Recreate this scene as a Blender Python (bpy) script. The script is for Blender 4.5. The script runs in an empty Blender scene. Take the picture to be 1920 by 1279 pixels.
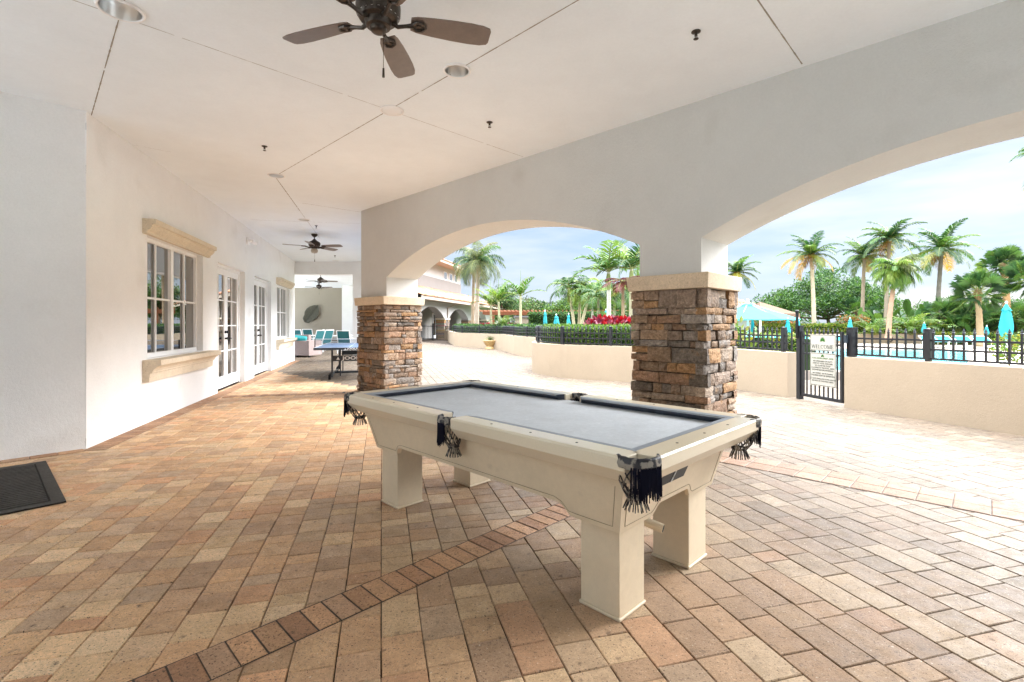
import bpy, math, random
from mathutils import Vector, Matrix
R = math.radians
rnd = random.Random(7)
scn = bpy.context.scene
col = scn.collection

# ------------------------------------------------------------------ helpers
F, CAMH, V0 = 915.0, 1.3, 607.0
def G(u, v, z=0.0):
    Y = (CAMH - z) * F / (v - V0)
    return ((u - 960) / F * Y, Y)
def XU(u, Y): return (u - 960) / F * Y
def ZV(v, Y): return CAMH - (v - V0) * Y / F
W0 = (-4.414, 5.057)
CD, CP = (-.2588, .9659), (.9659, .2588)
AE, AN = (.7133, -.7009), (.7009, .7133)
CEIL = 3.5
def LW(t, o=0.0):
    return (W0[0] + CD[0]*t + CP[0]*o, W0[1] + CD[1]*t + CP[1]*o)
def AW(s, d):
    return (AE[0]*s + AN[0]*d, AE[1]*s + AN[1]*d)

def setp(o, label=None, cat=None, group=None, kind=None):
    if label: o['label'] = label
    if cat: o['category'] = cat
    if group: o['group'] = group
    if kind: o['kind'] = kind
    return o
def thing(name, label, cat, loc=(0, 0, 0), rz=0.0, group=None):
    o = bpy.data.objects.new(name, None)
    o.empty_display_size = .2
    col.objects.link(o)
    o.location = loc
    o.rotation_euler = (0, 0, rz)
    return setp(o, label, cat, group)
def copy_tree(o, parent=None):
    c = o.copy(); col.objects.link(c)
    if parent: c.parent = parent
    for ch in list(o.children): copy_tree(ch, c)
    return c

class MB:
    def __init__(s):
        s.v = []; s.f = []; s.c = []; s.col = (1, 1, 1)
    def add(s, vs, fs, c=None):
        n = len(s.v); s.v += [tuple(x) for x in vs]
        s.c += [c or s.col] * len(vs)
        s.f += [tuple(i + n for i in f) for f in fs]
    def box(s, x0, x1, y0, y1, z0, z1, c=None):
        s.add([(x0,y0,z0),(x1,y0,z0),(x1,y1,z0),(x0,y1,z0),(x0,y0,z1),(x1,y0,z1),(x1,y1,z1),(x0,y1,z1)],
              [(0,3,2,1),(4,5,6,7),(0,1,5,4),(1,2,6,5),(2,3,7,6),(3,0,4,7)], c)
    def poly(s, pts, z0, z1, c=None):            # vertical extrusion of a ccw polygon
        n = len(pts)
        s.add([(p[0],p[1],z0) for p in pts] + [(p[0],p[1],z1) for p in pts],
              [tuple(range(n-1,-1,-1)), tuple(range(n,2*n))] + [(i,(i+1)%n,n+(i+1)%n,n+i) for i in range(n)], c)
    def obox(s, p0, p1, w, z0, z1, c=None):      # wall-like box along p0-p1, width w centred
        d = Vector((p1[0]-p0[0], p1[1]-p0[1])); d.normalize(); n = Vector((-d.y, d.x)) * (w/2)
        s.poly([(p0[0]-n.x,p0[1]-n.y),(p1[0]-n.x,p1[1]-n.y),(p1[0]+n.x,p1[1]+n.y),(p0[0]+n.x,p0[1]+n.y)], z0, z1, c)
    def beam(s, a, b, w, h, c=None, up=(0,0,1)):  # rectangular bar between two 3d points
        a = Vector(a); b = Vector(b); d = (b-a).normalized(); u = Vector(up)
        if abs(d.dot(u)) > .98: u = Vector((1,0,0))
        x = d.cross(u).normalized() * (w/2); y = x.cross(d).normalized() * (h/2)
        vs = [a-x-y, a+x-y, a+x+y, a-x+y, b-x-y, b+x-y, b+x+y, b-x+y]
        s.add(vs, [(0,1,2,3),(7,6,5,4),(0,4,5,1),(1,5,6,2),(2,6,7,3),(3,7,4,0)], c)
    def tube(s, path, r, n=8, c=None, cap=True):
        P = [Vector(p) for p in path]; k = len(P)
        rs = r if isinstance(r, (list, tuple)) else [r]*k
        vs = []; prev = None
        for i, p in enumerate(P):
            t = (P[min(i+1,k-1)] - P[max(i-1,0)]).normalized()
            if prev is None:
                a = Vector((0,0,1)) if abs(t.z) < .9 else Vector((1,0,0))
                x = t.cross(a).normalized()
            else:
                x = (prev - t*prev.dot(t)).normalized()
            prev = x; y = t.cross(x)
            for j in range(n):
                an = 2*math.pi*j/n
                vs.append(p + x*(rs[i]*math.cos(an)) + y*(rs[i]*math.sin(an)))
        fs = [(i*n+j, i*n+(j+1)%n, (i+1)*n+(j+1)%n, (i+1)*n+j) for i in range(k-1) for j in range(n)]
        if cap:
            fs.append(tuple(range(n-1,-1,-1))); fs.append(tuple(range((k-1)*n, k*n)))
        s.add(vs, fs, c)
    def lathe(s, prof, n=20, cx=0, cy=0, c=None, sx=1, sy=1):
        vs = []; k = len(prof)
        for r, z in prof:
            for j in range(n):
                an = 2*math.pi*j/n
                vs.append((cx + sx*r*math.cos(an), cy + sy*r*math.sin(an), z))
        fs = [(i*n+j, i*n+(j+1)%n, (i+1)*n+(j+1)%n, (i+1)*n+j) for i in range(k-1) for j in range(n)]
        fs.append(tuple(range(n-1,-1,-1))); fs.append(tuple(range((k-1)*n, k*n)))
        s.add(vs, fs, c)
    def prof(s, pr, a, b, nrm, up=(0,0,1), c=None):   # profile (o,z) swept from a to b; o along nrm
        a = Vector(a); b = Vector(b); nrm = Vector(nrm); up = Vector(up); n = len(pr)
        vs = [a + nrm*o + up*z for o, z in pr] + [b + nrm*o + up*z for o, z in pr]
        s.add(vs, [tuple(range(n)), tuple(range(2*n-1,n-1,-1))] + [(i,n+i,n+(i+1)%n,(i+1)%n) for i in range(n)], c)
    def sphere(s, cx, cy, cz, r, n=12, m=8, c=None, sz=1.0):
        s.lathe([(max(1e-4, r*math.sin(math.pi*i/m)), cz - sz*r*math.cos(math.pi*i/m)) for i in range(m+1)], n, cx, cy, c)
    def xf(s, M, start=0):
        for i in range(start, len(s.v)): s.v[i] = tuple(M @ Vector(s.v[i]))
    def build(s, name, mat, parent=None, smooth=False, bevel=0.0, recalc=True, world=False, seg=2):
        me = bpy.data.meshes.new(name)
        vs = s.v
        if world and parent is not None:
            Mi = (Matrix.Translation(parent.location) @ Matrix.Rotation(parent.rotation_euler.z, 4, 'Z')).inverted()
            if parent.parent:
                pp = parent.parent
                Mi = Mi @ (Matrix.Translation(pp.location) @ Matrix.Rotation(pp.rotation_euler.z, 4, 'Z')).inverted()
            vs = [tuple(Mi @ Vector(v)) for v in vs]
        me.from_pydata(vs, [], s.f)
        ca = me.color_attributes.new('Col', 'FLOAT_COLOR', 'POINT')
        flat = []
        for c in s.c: flat += [c[0], c[1], c[2], 1.0]
        ca.data.foreach_set('color', flat)
        if recalc:
            import bmesh
            bm = bmesh.new(); bm.from_mesh(me); bmesh.ops.recalc_face_normals(bm, faces=bm.faces); bm.to_mesh(me); bm.free()
        me.materials.append(mat)
        if smooth: me.polygons.foreach_set('use_smooth', [True]*len(me.polygons))
        me.update()
        o = bpy.data.objects.new(name, me); col.objects.link(o)
        if parent is not None: o.parent = parent
        if bevel:
            m = o.modifiers.new('bev', 'BEVEL'); m.width = bevel; m.segments = seg; m.limit_method = 'ANGLE'; m.angle_limit = R(35)
            me.polygons.foreach_set('use_smooth', [True]*len(me.polygons))
            w = o.modifiers.new('wn', 'WEIGHTED_NORMAL')
        return o

# ------------------------------------------------------------------ materials
def lin(r, g, b):
    f = lambda c: (c/255/12.92) if c/255 <= .04045 else ((c/255+.055)/1.055)**2.4
    return (f(r), f(g), f(b))
MATS = {}
def mat(name, base=(.5,.5,.5), rough=.6, spec=.5, metal=0.0, noise=None, bump=None, usecol=False, mixcol=None, transl=0.0, coat=0.0, rvar=None, sheen=0):
    """noise=(scale, amount) value mottling; mixcol=(colour, scale, lo, hi) patches; bump=(scale, strength, distance)"""
    m = bpy.data.materials.new(name); m.use_nodes = True
    nt = m.node_tree; N = nt.nodes; L = nt.links
    b = N['Principled BSDF']; out = N['Material Output']
    tc = N.new('ShaderNodeTexCoord'); geo = N.new('ShaderNodeNewGeometry')
    b.inputs['Roughness'].default_value = rough
    b.inputs['Metallic'].default_value = metal
    b.inputs['Specular IOR Level'].default_value = spec
    b.inputs['Coat Weight'].default_value = coat
    b.inputs['Coat Roughness'].default_value = .15
    if usecol:
        a = N.new('ShaderNodeAttribute'); a.attribute_name = 'Col'; src = a.outputs['Color']
    else:
        rgb = N.new('ShaderNodeRGB'); rgb.outputs[0].default_value = (*base, 1); src = rgb.outputs[0]
    for mc, sc, lo, hi in ([] if not mixcol else mixcol if isinstance(mixcol, list) else [mixcol]):
        nz = N.new('ShaderNodeTexNoise'); nz.inputs['Scale'].default_value = sc; nz.inputs['Detail'].default_value = 6
        L.new(geo.outputs['Position'], nz.inputs['Vector'])
        mr = N.new('ShaderNodeMapRange'); mr.inputs[1].default_value = lo; mr.inputs[2].default_value = hi
        L.new(nz.outputs['Fac'], mr.inputs[0])
        mx = N.new('ShaderNodeMix'); mx.data_type = 'RGBA'
        L.new(mr.outputs[0], mx.inputs[0]); L.new(src, mx.inputs[6]); mx.inputs[7].default_value = (*mc, 1)
        src = mx.outputs[2]
    if noise:
        for sc, am in (noise if isinstance(noise, list) else [noise]):
            nz = N.new('ShaderNodeTexNoise'); nz.inputs['Scale'].default_value = sc; nz.inputs['Detail'].default_value = 5
            nz.inputs['Roughness'].default_value = .65
            L.new(geo.outputs['Position'], nz.inputs['Vector'])
            mr = N.new('ShaderNodeMapRange'); mr.inputs[1].default_value = .3; mr.inputs[2].default_value = .7
            mr.inputs[3].default_value = 1-am; mr.inputs[4].default_value = 1+am
            L.new(nz.outputs['Fac'], mr.inputs[0])
            vm = N.new('ShaderNodeVectorMath'); vm.operation = 'SCALE'
            L.new(src, vm.inputs[0]); L.new(mr.outputs[0], vm.inputs['Scale']); src = vm.outputs[0]
    L.new(src, b.inputs['Base Color'])
    if rvar:
        nz = N.new('ShaderNodeTexNoise'); nz.inputs['Scale'].default_value = rvar[0]; nz.inputs['Detail'].default_value = 6
        L.new(geo.outputs['Position'], nz.inputs['Vector'])
        mr = N.new('ShaderNodeMapRange'); mr.inputs[1].default_value = .35; mr.inputs[2].default_value = .65
        mr.inputs[3].default_value = rvar[1]; mr.inputs[4].default_value = rvar[2]
        L.new(nz.outputs['Fac'], mr.inputs[0]); L.new(mr.outputs[0], b.inputs['Roughness'])
    if bump:
        bl = bump if isinstance(bump, list) else [bump]; last = None
        for sc, st, di in bl:
            nz = N.new('ShaderNodeTexNoise'); nz.inputs['Scale'].default_value = sc; nz.inputs['Detail'].default_value = 4
            L.new(geo.outputs['Position'], nz.inputs['Vector'])
            bp = N.new('ShaderNodeBump'); bp.inputs['Strength'].default_value = st; bp.inputs['Distance'].default_value = di
            L.new(nz.outputs['Fac'], bp.inputs['Height'])
            if last: L.new(last, bp.inputs['Normal'])
            last = bp.outputs[0]
        L.new(last, b.inputs['Normal'])
    if transl:
        tr = N.new('ShaderNodeBsdfTranslucent'); L.new(src, tr.inputs['Color'])
        ms = N.new('ShaderNodeMixShader'); ms.inputs[0].default_value = transl
        L.new(b.outputs[0], ms.inputs[1]); L.new(tr.outputs[0], ms.inputs[2]); L.new(ms.outputs[0], out.inputs['Surface'])
    MATS[name] = m
    return m

M = {}
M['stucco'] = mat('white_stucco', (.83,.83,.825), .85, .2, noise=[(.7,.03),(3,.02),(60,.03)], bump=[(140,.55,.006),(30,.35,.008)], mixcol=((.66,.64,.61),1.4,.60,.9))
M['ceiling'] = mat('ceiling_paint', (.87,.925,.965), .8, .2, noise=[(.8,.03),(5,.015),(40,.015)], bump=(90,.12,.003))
M['arcade'] = mat('arcade_stucco_shaded', (.61,.60,.575), .85, .2, noise=[(.7,.03),(3,.02),(60,.03)], bump=[(140,.55,.006),(30,.35,.008)], mixcol=((.50,.475,.44),1.3,.60,.9))  # the white wall stucco again, darkened to carry the arcade's shade
M['trim'] = mat('white_trim', (.88,.88,.88), .4, .4, noise=(8,.02))
M['cast'] = mat('cast_stone', (.68,.59,.46), .8, .2, noise=[(5,.07),(45,.10)], bump=(80,.3,.004), mixcol=((.42,.32,.20),70,.62,.70))
M['cap'] = mat('cap_stone', (.60,.48,.345), .8, .2, noise=[(6,.10),(60,.16)], bump=(90,.4,.004), mixcol=((.16,.10,.06),95,.66,.70))
M['cream'] = mat('cream_stucco', (.37,.285,.20), .85, .2, noise=[(1.5,.05),(50,.04)], bump=[(120,.5,.006),(25,.3,.008)], mixcol=((.34,.265,.185),2.6,.64,.95))
M['paver'] = mat('paver', usecol=True, rough=.5, spec=.17, noise=[(.9,.09),(9,.14),(70,.16),(300,.25)], bump=[(160,.5,.003),(25,.35,.005)], rvar=(14,.40,.70), mixcol=[((.13,.085,.06),26,.60,.80),((.09,.06,.042),120,.60,.68),((.62,.52,.40),95,.63,.74)])
M['joint'] = mat('paver_joint', (.06,.044,.033), .95, .1, noise=(30,.3))
M['brick'] = mat('border_brick', usecol=True, rough=.6, spec=.15, noise=[(12,.15),(90,.22),(300,.25)], bump=[(150,.5,.003)], rvar=(14,.45,.7), mixcol=((.09,.06,.04),110,.58,.68))
M['stone'] = mat('ledge_stone', usecol=True, rough=.85, spec=.25, noise=[(8,.20),(32,.28),(110,.25)], bump=[(45,.9,.02),(140,.6,.006)], mixcol=((.36,.19,.07),5.5,.60,.82))
M['mortar'] = mat('mortar', (.06,.05,.042), .95, .1, noise=(30,.3))
M['glass'] = mat('window_glass', (.34,.34,.33), .01, .5, metal=1.0)
M['darkmetal'] = mat('black_metal', (.012,.012,.014), .4, .5, noise=(40,.15))
M['mat'] = mat('rubber_mat', usecol=True, rough=.8, spec=.25, noise=[(8,.25),(60,.3)], bump=(80,.5,.005))
M['tablebody'] = mat('table_body', (.68,.565,.405), .42, .4, noise=[(300,.05),(2.5,.05),(28,.035)], mixcol=((.40,.33,.24),7,.68,.88), bump=(500,.08,.001))
M['railtop'] = mat('table_rail', (.70,.61,.46), .26, .5, noise=[(200,.04)])
M['felt'] = mat('grey_felt', (.50,.53,.56), .9, .15, noise=[(400,.10),(5,.07),(40,.05)], mixcol=((.66,.67,.69),9,.66,.85), bump=(700,.2,.001))
M['cushion'] = mat('dark_cushion', usecol=True, rough=.75, spec=.2, noise=(200,.12))
M['leather'] = mat('worn_leather', (.02,.02,.026), .5, .4, mixcol=((.26,.235,.20),34,.48,.56), bump=(60,.4,.004))
M['fringe'] = mat('fringe_cord', (.008,.009,.02), .9, .1)
M['black'] = mat('black_void', (.006,.006,.006), .6, .3)
M['bronze'] = mat('fan_bronze', (.055,.043,.035), .38, .5, metal=.7, noise=(60,.3))
M['blade'] = mat('fan_blade', (.16,.12,.10), .30, .6, noise=[(14,.12),(120,.08)])
M['chrome'] = mat('light_reflector', (.80,.80,.79), .28, .5, metal=1.0)
M['white'] = mat('white_paint', (.88,.88,.88), .45, .4)
M['opal'] = mat('opal_lens', (.86,.87,.88), .35, .5)
M['frost'] = mat('frosted_shade', (.62,.55,.45), .35, .5, transl=.4)
M['leafart'] = mat('leaf_metal', (.07,.065,.045), .6, .4, metal=.3, noise=(15,.35), bump=(30,.5,.01))
M['wicker'] = mat('wicker', (.30,.235,.22), .8, .2, noise=(150,.3), bump=(220,.8,.006))
M['teal'] = mat('teal_sling', (.045,.19,.21), .7, .2, noise=(200,.08), transl=.25)
M['aqua'] = mat('aqua_canvas', (.07,.42,.44), .8, .1, noise=[(8,.08)], transl=.45, bump=(14,.25,.02))
M['aquapale'] = mat('aqua_canopy', (.075,.36,.365), .8, .1, noise=(6,.05), transl=.3)
M['ttop'] = mat('table_top_blue', (.085,.15,.27), .3, .5, noise=(40,.05))
M['line'] = mat('white_line', (.8,.8,.8), .5, .3)
M['steel'] = mat('dark_steel', (.035,.045,.055), .4, .5)
M['net'] = mat('net_mesh', (.10,.11,.13), .8, .1)
M['leaf'] = mat('leaf', usecol=True, rough=.5, spec=.35, transl=.35)
M['petal'] = mat('croton_leaf', usecol=True, rough=.35, spec=.5, transl=.2)
M['bark'] = mat('bark', usecol=True, rough=.9, spec=.1, noise=[(5,.15),(30,.2)], bump=(25,.6,.02))
M['soil'] = mat('soil', (.05,.035,.025), .95, .1, noise=(20,.3))
M['lawn'] = mat('lawn_grass', (.07,.12,.03), .9, .1, noise=[(3,.3),(40,.3)])
M['tile'] = mat('clay_tile', usecol=True, rough=.85, spec=.15, noise=[(3,.15),(20,.15)])
M['wallwhite'] = mat('facade_white', (.40,.385,.365), .85, .2, noise=(1,.03))
M['wallgrey'] = mat('facade_taupe', (.20,.18,.165), .85, .2, noise=(1,.04))
M['fascia'] = mat('fascia_paint', (.40,.33,.26), .7, .2, noise=(4,.06))
M['wood'] = mat('stained_wood', (.22,.075,.03), .6, .3, noise=[(10,.2),(50,.15)])
M['water'] = mat('pool_water', (.12,.42,.45), .05, .5, bump=(2.2,.35,.06), noise=(.7,.12))
M['deck'] = mat('deck_concrete', (.52,.42,.33), .85, .15, noise=[(.8,.07),(8,.05)])
M['pot'] = mat('glazed_pot', (.50,.33,.14), .45, .5, noise=[(14,.2)])
M['green'] = mat('green_plastic', (.01,.16,.06), .4, .5)
M['sign'] = mat('sign_board', (.42,.385,.325), .5, .3)
M['signtext'] = mat('sign_text', (.008,.025,.018), .6, .2)
M['signgreen'] = mat('sign_green', (.04,.13,.02), .6, .2)
M['beigewall'] = mat('beige_wall', (.31,.27,.215), .85, .2, noise=(1,.03), bump=(90,.2,.004))

# ------------------------------------------------------------------ ground, paving
def rect_faces(x0, x1, y0, y1, z): return [(x0,y0,z),(x1,y0,z),(x1,y1,z),(x0,y1,z)]
b = MB(); b.add(rect_faces(-600,600,-600,900,-.03), [(0,1,2,3)])
setp(b.build('ground', M['lawn'], recalc=False), kind='structure')
b = MB(); b.add([(-14,.2,-.012),(16,.2,-.012),(16,12.5,-.012),(11,14,-.012),(7,46,-.012),(-14,46,-.012)], [(0,1,2,3,4,5)])
setp(b.build('joint_sand', M['joint'], recalc=False), kind='structure')
b = MB(); b.add([(3,12.2,-.016),(40,10,-.016),(40,34,-.016),(2,34,-.016)], [(0,1,2,3)])
setp(b.build('pool_deck', M['deck'], recalc=False), kind='structure')

b = MB(); b.add([(-30,-60,-.010),(40,-60,-.010),(40,.75,-.010),(-30,.75,-.010)], [(0,1,2,3)])
setp(b.build('bounce_ground', mat('pale_concrete', (.72,.70,.67), .85, .2, noise=(2,.08)), recalc=False), kind='structure')  # pale ground added out of view to bounce light onto the ceiling
b = MB(); b.add([(-45,16.9,-.02),(-2.6,16.9,-.02),(-2.6,60,-.02),(-45,60,-.02)], [(0,1,2,3)])
setp(b.build('patio_slab', MATS['pale_concrete'], recalc=False), kind='structure')
PAL = [lin(178,140,102), lin(188,150,108), lin(168,132,98), lin(198,166,124), lin(168,142,114), lin(184,142,100), lin(178,150,116), lin(160,128,98), lin(204,176,138), lin(186,136,96)]
def in_view(x, y, m=1.6):
    if y < .6: return False
    return abs(x) < y*1.06 + m
def blocked(x, y):
    # interiors of the building and planters, where no paving lies
    t = (x-W0[0])*CD[0] + (y-W0[1])*CD[1]; o = (x-W0[0])*CP[0] + (y-W0[1])*CP[1]
    if o < -.1 and t > -.1 and t < 12.7: return True
    s = (x-W0[0])*.7009 + (y-W0[1])*.7133; q = (x-W0[0])*(-.7133) + (y-W0[1])*.7009
    if q > .1 and s < .1 and o < -.05 and y < 5.2 + 0: return True
    if y > 11.2 and x > .9 and y > 12.2 - .5*(x-1): return True
    if x > 5.4 and y > 8.2 - .0*x and y > 13.0: return True
    if x > 6.2 and y > 13.4: return True
    if y > 22 and x > -2.9 + (28.3-y)*.55: return True
    if y > 33 and x > -4.2: return True
    return False
b = MB()
pw = .168
for i in range(-110, 130):
    o0 = i*pw
    t = -14 + rnd.random()*.3
    while t < 48:
        sx_ = (CP[0]*o0+CD[0]*t)*AE[0] + (CP[1]*o0+CD[1]*t)*AE[1]
        ln = rnd.choice([.105,.105,.14,.165,.165,.20] if sx_ < -2.1 else [.112,.165,.165,.235,.235,.30])
        tc = t + ln/2
        x = CP[0]*(o0+pw/2) + CD[0]*tc; y = CP[1]*(o0+pw/2) + CD[1]*tc
        if in_view(x, y) and y < 44 and x > -14 and x < 12 and not blocked(x, y):
            g = rnd.uniform(.0014,.0026); e = .0032
            zt = rnd.uniform(-.0012, .0012); zb = -.011
            sl = [rnd.uniform(-.0009,.0009) for _ in range(4)]
            c0 = rnd.choice(PAL); k = rnd.uniform(.86, 1.12)
            dd = x*AN[0]+y*AN[1]; wth_dim = min(1, max(0, (dd-.3)/3.2))*.8     # weathered grey outward, also darkened there to offset the strong light
            wth_dim *= 1 if dd > 4.9 else min(1, max(0, (x*AE[0]+y*AE[1]+5.0)/2.5))
            if dd > 4.95: wth_dim = .86
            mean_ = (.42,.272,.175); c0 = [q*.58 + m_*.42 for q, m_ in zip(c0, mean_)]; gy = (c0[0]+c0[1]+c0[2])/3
            c = tuple((1.06+.16*(1-wth_dim))*(q*(1-wth_dim) + wth_dim*((.02+.165*gy) if dd > 4.95 else (.03+.25*gy))*w_)*k*1.10 for q, w_ in zip(c0, (1.15,.985,.78)))
            j = [rnd.uniform(-.0018,.0018) for _ in range(8)]
            lo = [(o0+g+j[0],t+g+j[1]),(o0+pw-g+j[2],t+g+j[3]),(o0+pw-g+j[4],t+ln-g+j[5]),(o0+g+j[6],t+ln-g+j[7])]
            cx, cy = o0+pw/2, t+ln/2
            W = lambda p, z: (CP[0]*p[0]+CD[0]*p[1], CP[1]*p[0]+CD[1]*p[1], z)
            up = [(p[0]+(e if p[0]<cx else -e), p[1]+(e if p[1]<cy else -e)) for p in lo]
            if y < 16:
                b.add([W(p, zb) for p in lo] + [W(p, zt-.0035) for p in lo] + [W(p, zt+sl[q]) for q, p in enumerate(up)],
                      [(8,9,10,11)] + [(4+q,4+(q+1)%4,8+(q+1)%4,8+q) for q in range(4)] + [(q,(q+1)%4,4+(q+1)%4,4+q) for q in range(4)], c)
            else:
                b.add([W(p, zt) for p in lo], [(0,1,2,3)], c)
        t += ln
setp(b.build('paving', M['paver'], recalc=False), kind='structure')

BR = [lin(164,126,96), lin(156,118,90), lin(172,134,102), lin(160,128,102), lin(148,112,86)]
def brick_band(name, p0, p1, w, bw, rows=1, zt=.004):
    """soldier course from p0 to p1 (centre line), width w, each brick bw long"""
    P0 = Vector(p0); P1 = Vector(p1); d = (P1-P0); Ln = d.length; d.normalize(); n = Vector((-d.y, d.x))
    b = MB()
    A = [P0 - n*(w/2+.004), P1 - n*(w/2+.004), P1 + n*(w/2+.004), P0 + n*(w/2+.004)]
    b.add([(a.x, a.y, .0018) for a in A], [(0,1,2,3)], (.06,.044,.034))
    k = int(Ln/bw); rw = w/rows
    for i in range(k):
        for r in range(rows):
            g = .0022; e = .005
            x0, x1 = i*bw+g, (i+1)*bw-g; y0, y1 = -w/2 + r*rw + g, -w/2 + (r+1)*rw - g
            z = zt + .001 + rnd.uniform(-.001,.001)
            c0 = rnd.choice(BR); kk = rnd.uniform(1.0,1.3); wp = P0+d*((x0+x1)/2)+n*((y0+y1)/2); w8 = .7*min(1,max(0,(wp.x*AN[0]+wp.y*AN[1]-1.5)/2.8))*min(1,max(0,(wp.x*AE[0]+wp.y*AE[1]+5)/2.5)); c = tuple(q*kk*(1-w8)+w8*kk*g_ for q, g_ in zip(c0,(.17,.115,.082)))  # bricks darkened toward the arches, offsetting the light as the paving does
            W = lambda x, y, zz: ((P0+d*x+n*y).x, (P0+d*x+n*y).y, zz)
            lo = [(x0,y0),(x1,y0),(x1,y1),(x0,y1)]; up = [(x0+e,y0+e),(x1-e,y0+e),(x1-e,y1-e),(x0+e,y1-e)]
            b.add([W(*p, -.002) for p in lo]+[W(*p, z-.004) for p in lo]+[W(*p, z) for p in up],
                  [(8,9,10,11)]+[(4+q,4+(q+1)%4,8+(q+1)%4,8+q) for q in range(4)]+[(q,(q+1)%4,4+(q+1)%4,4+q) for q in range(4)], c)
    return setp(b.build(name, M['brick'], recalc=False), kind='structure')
brick_band('paving_border', AW(-2.13,-.6), AW(-2.13,4.66), .205, .1)
brick_band('paving_border', AW(-7.6,4.83), AW(6,4.83), .40, .2, rows=2, zt=.005)
brick_band('paving_border', LW(-.1,.11), LW(12.6,.11), .2, .1, zt=.005)
s0 = Vector(W0)
brick_band('paving_border', (W0[0]+.05*.7+.1*.7-.08, W0[1]+.05-.10), (W0[0]-3.2*.7009+.08, W0[1]-3.2*.7133-.08), .13, .2, zt=.006)
pA = Vector(AW(-8.78,4.9)); tt = (pA.x-W0[0])*CD[0]+(pA.y-W0[1])*CD[1]
brick_band('paving_border', LW(tt-.35,.25), LW(tt-.35,2.3), .2, .1, zt=.006)

# ------------------------------------------------------------------ house wall with windows and doors
HOLES = [('w',1.37,3.43,.84,2.46),('d',4.21,6.10,0.0,2.46),('d',6.93,8.80,0.0,2.46),('w',9.61,11.58,.84,2.46)]
TW = .28
house = thing('clubhouse_wall', 'long white stucco clubhouse wall with two windows and two pairs of french doors', 'wall', (W0[0], W0[1], 0), math.atan2(CD[1], CD[0]))
# local: x along wall, y = +into building (left), so outward is -y
b = MB()
xs = sorted({0, 12.62} | {h[1] for h in HOLES} | {h[2] for h in HOLES}); zs = [0, .84, 2.46, CEIL]
def solid(x, z):
    if x < 0 or x > 12.62: return False
    for k, a, c, z0, z1 in HOLES:
        if a < x < c and z0 < z < z1: return False
    return True
for i in range(len(xs)-1):
    for j in range(len(zs)-1):
        xm, zm = (xs[i]+xs[i+1])/2, (zs[j]+zs[j+1])/2
        if solid(xm, zm):
            x0, x1, z0, z1 = xs[i], xs[i+1], zs[j], zs[j+1]
            b.add([(x0,0,z0),(x1,0,z0),(x1,0,z1),(x0,0,z1)], [(0,1,2,3)])
            b.add([(x0,TW,z0),(x1,TW,z0),(x1,TW,z1),(x0,TW,z1)], [(3,2,1,0)])
for k, a, c, z0, z1 in HOLES:
    b.add([(a,0,z0),(a,TW,z0),(a,TW,z1),(a,0,z1)], [(0,1,2,3)])
    b.add([(c,0,z0),(c,TW,z0),(c,TW,z1),(c,0,z1)], [(3,2,1,0)])
    b.add([(a,0,z1),(c,0,z1),(c,TW,z1),(a,TW,z1)], [(3,2,1,0)])
    if z0 > 0: b.add([(a,0,z0),(c,0,z0),(c,TW,z0),(a,TW,z0)], [(0,1,2,3)])
b.add([(12.62,0,0),(12.62,TW,0),(12.62,TW,CEIL),(12.62,0,CEIL)], [(0,1,2,3)])
b.add([(12.62,TW,0),(12.62,2.2,0),(12.62,2.2,CEIL),(12.62,TW,CEIL)], [(0,1,2,3)])
b.build('wall', M['stucco'], house, recalc=False)
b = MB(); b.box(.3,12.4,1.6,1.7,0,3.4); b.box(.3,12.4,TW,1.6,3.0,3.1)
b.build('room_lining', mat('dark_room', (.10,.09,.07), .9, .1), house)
HP = [(0,2.46),(-.05,2.46),(-.05,2.49),(-.075,2.51),(-.11,2.55),(-.115,2.58),(-.15,2.585),(-.15,2.65),(0,2.65)]
SP = [(0,.83),(-.21,.83),(-.21,.765),(-.20,.755),(-.17,.745),(-.13,.715),(-.11,.68),(-.11,.665),(-.10,.66),(-.085,.655),(-.075,.55),(0,.55)]
def window(a, c, z0, z1):
    f = MB(); y0, y1 = .09, .15
    f.box(a,a+.05,y0,y1,z0,z1); f.box(c-.05,c,y0,y1,z0,z1); f.box(a+.05,c-.05,y0,y1,z1-.05,z1); f.box(a+.05,c-.05,y0,y1,z0,z0+.06)
    m = (a+c)/2; f.box(m-.045,m+.045,y0-.004,y1,z0+.06,z1-.05)
    zc = (z0+z1)/2
    for q0, q1 in ((a+.05,m-.045),(m+.045,c-.05)):
        qm = (q0+q1)/2
        f.box(qm-.014,qm+.014,y0+.012,y0+.035,z0+.06,z1-.05)
        f.box(q0,q1,y0+.014,y0+.037,zc-.014,zc+.014)
    w = f.build('window', M['trim'], house)
    g = MB(); g.add([(a+.05,y0+.04,z0+.06),(c-.05,y0+.04,z0+.06),(c-.05,y0+.04,z1-.05),(a+.05,y0+.04,z1-.05)], [(0,1,2,3)])
    g.build('pane', M['glass'], w, recalc=False)
    h = MB(); x0, x1 = a-.14, c+.22
    h.prof(HP, (x0,0,0), (x1,0,0), (0,1,0)); h.build('lintel', M['cast'], house)
    s = MB(); s.prof(SP, (a-.14,0,0), (c+.25,0,0), (0,1,0)); s.build('sill', M['cast'], house)
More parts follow.
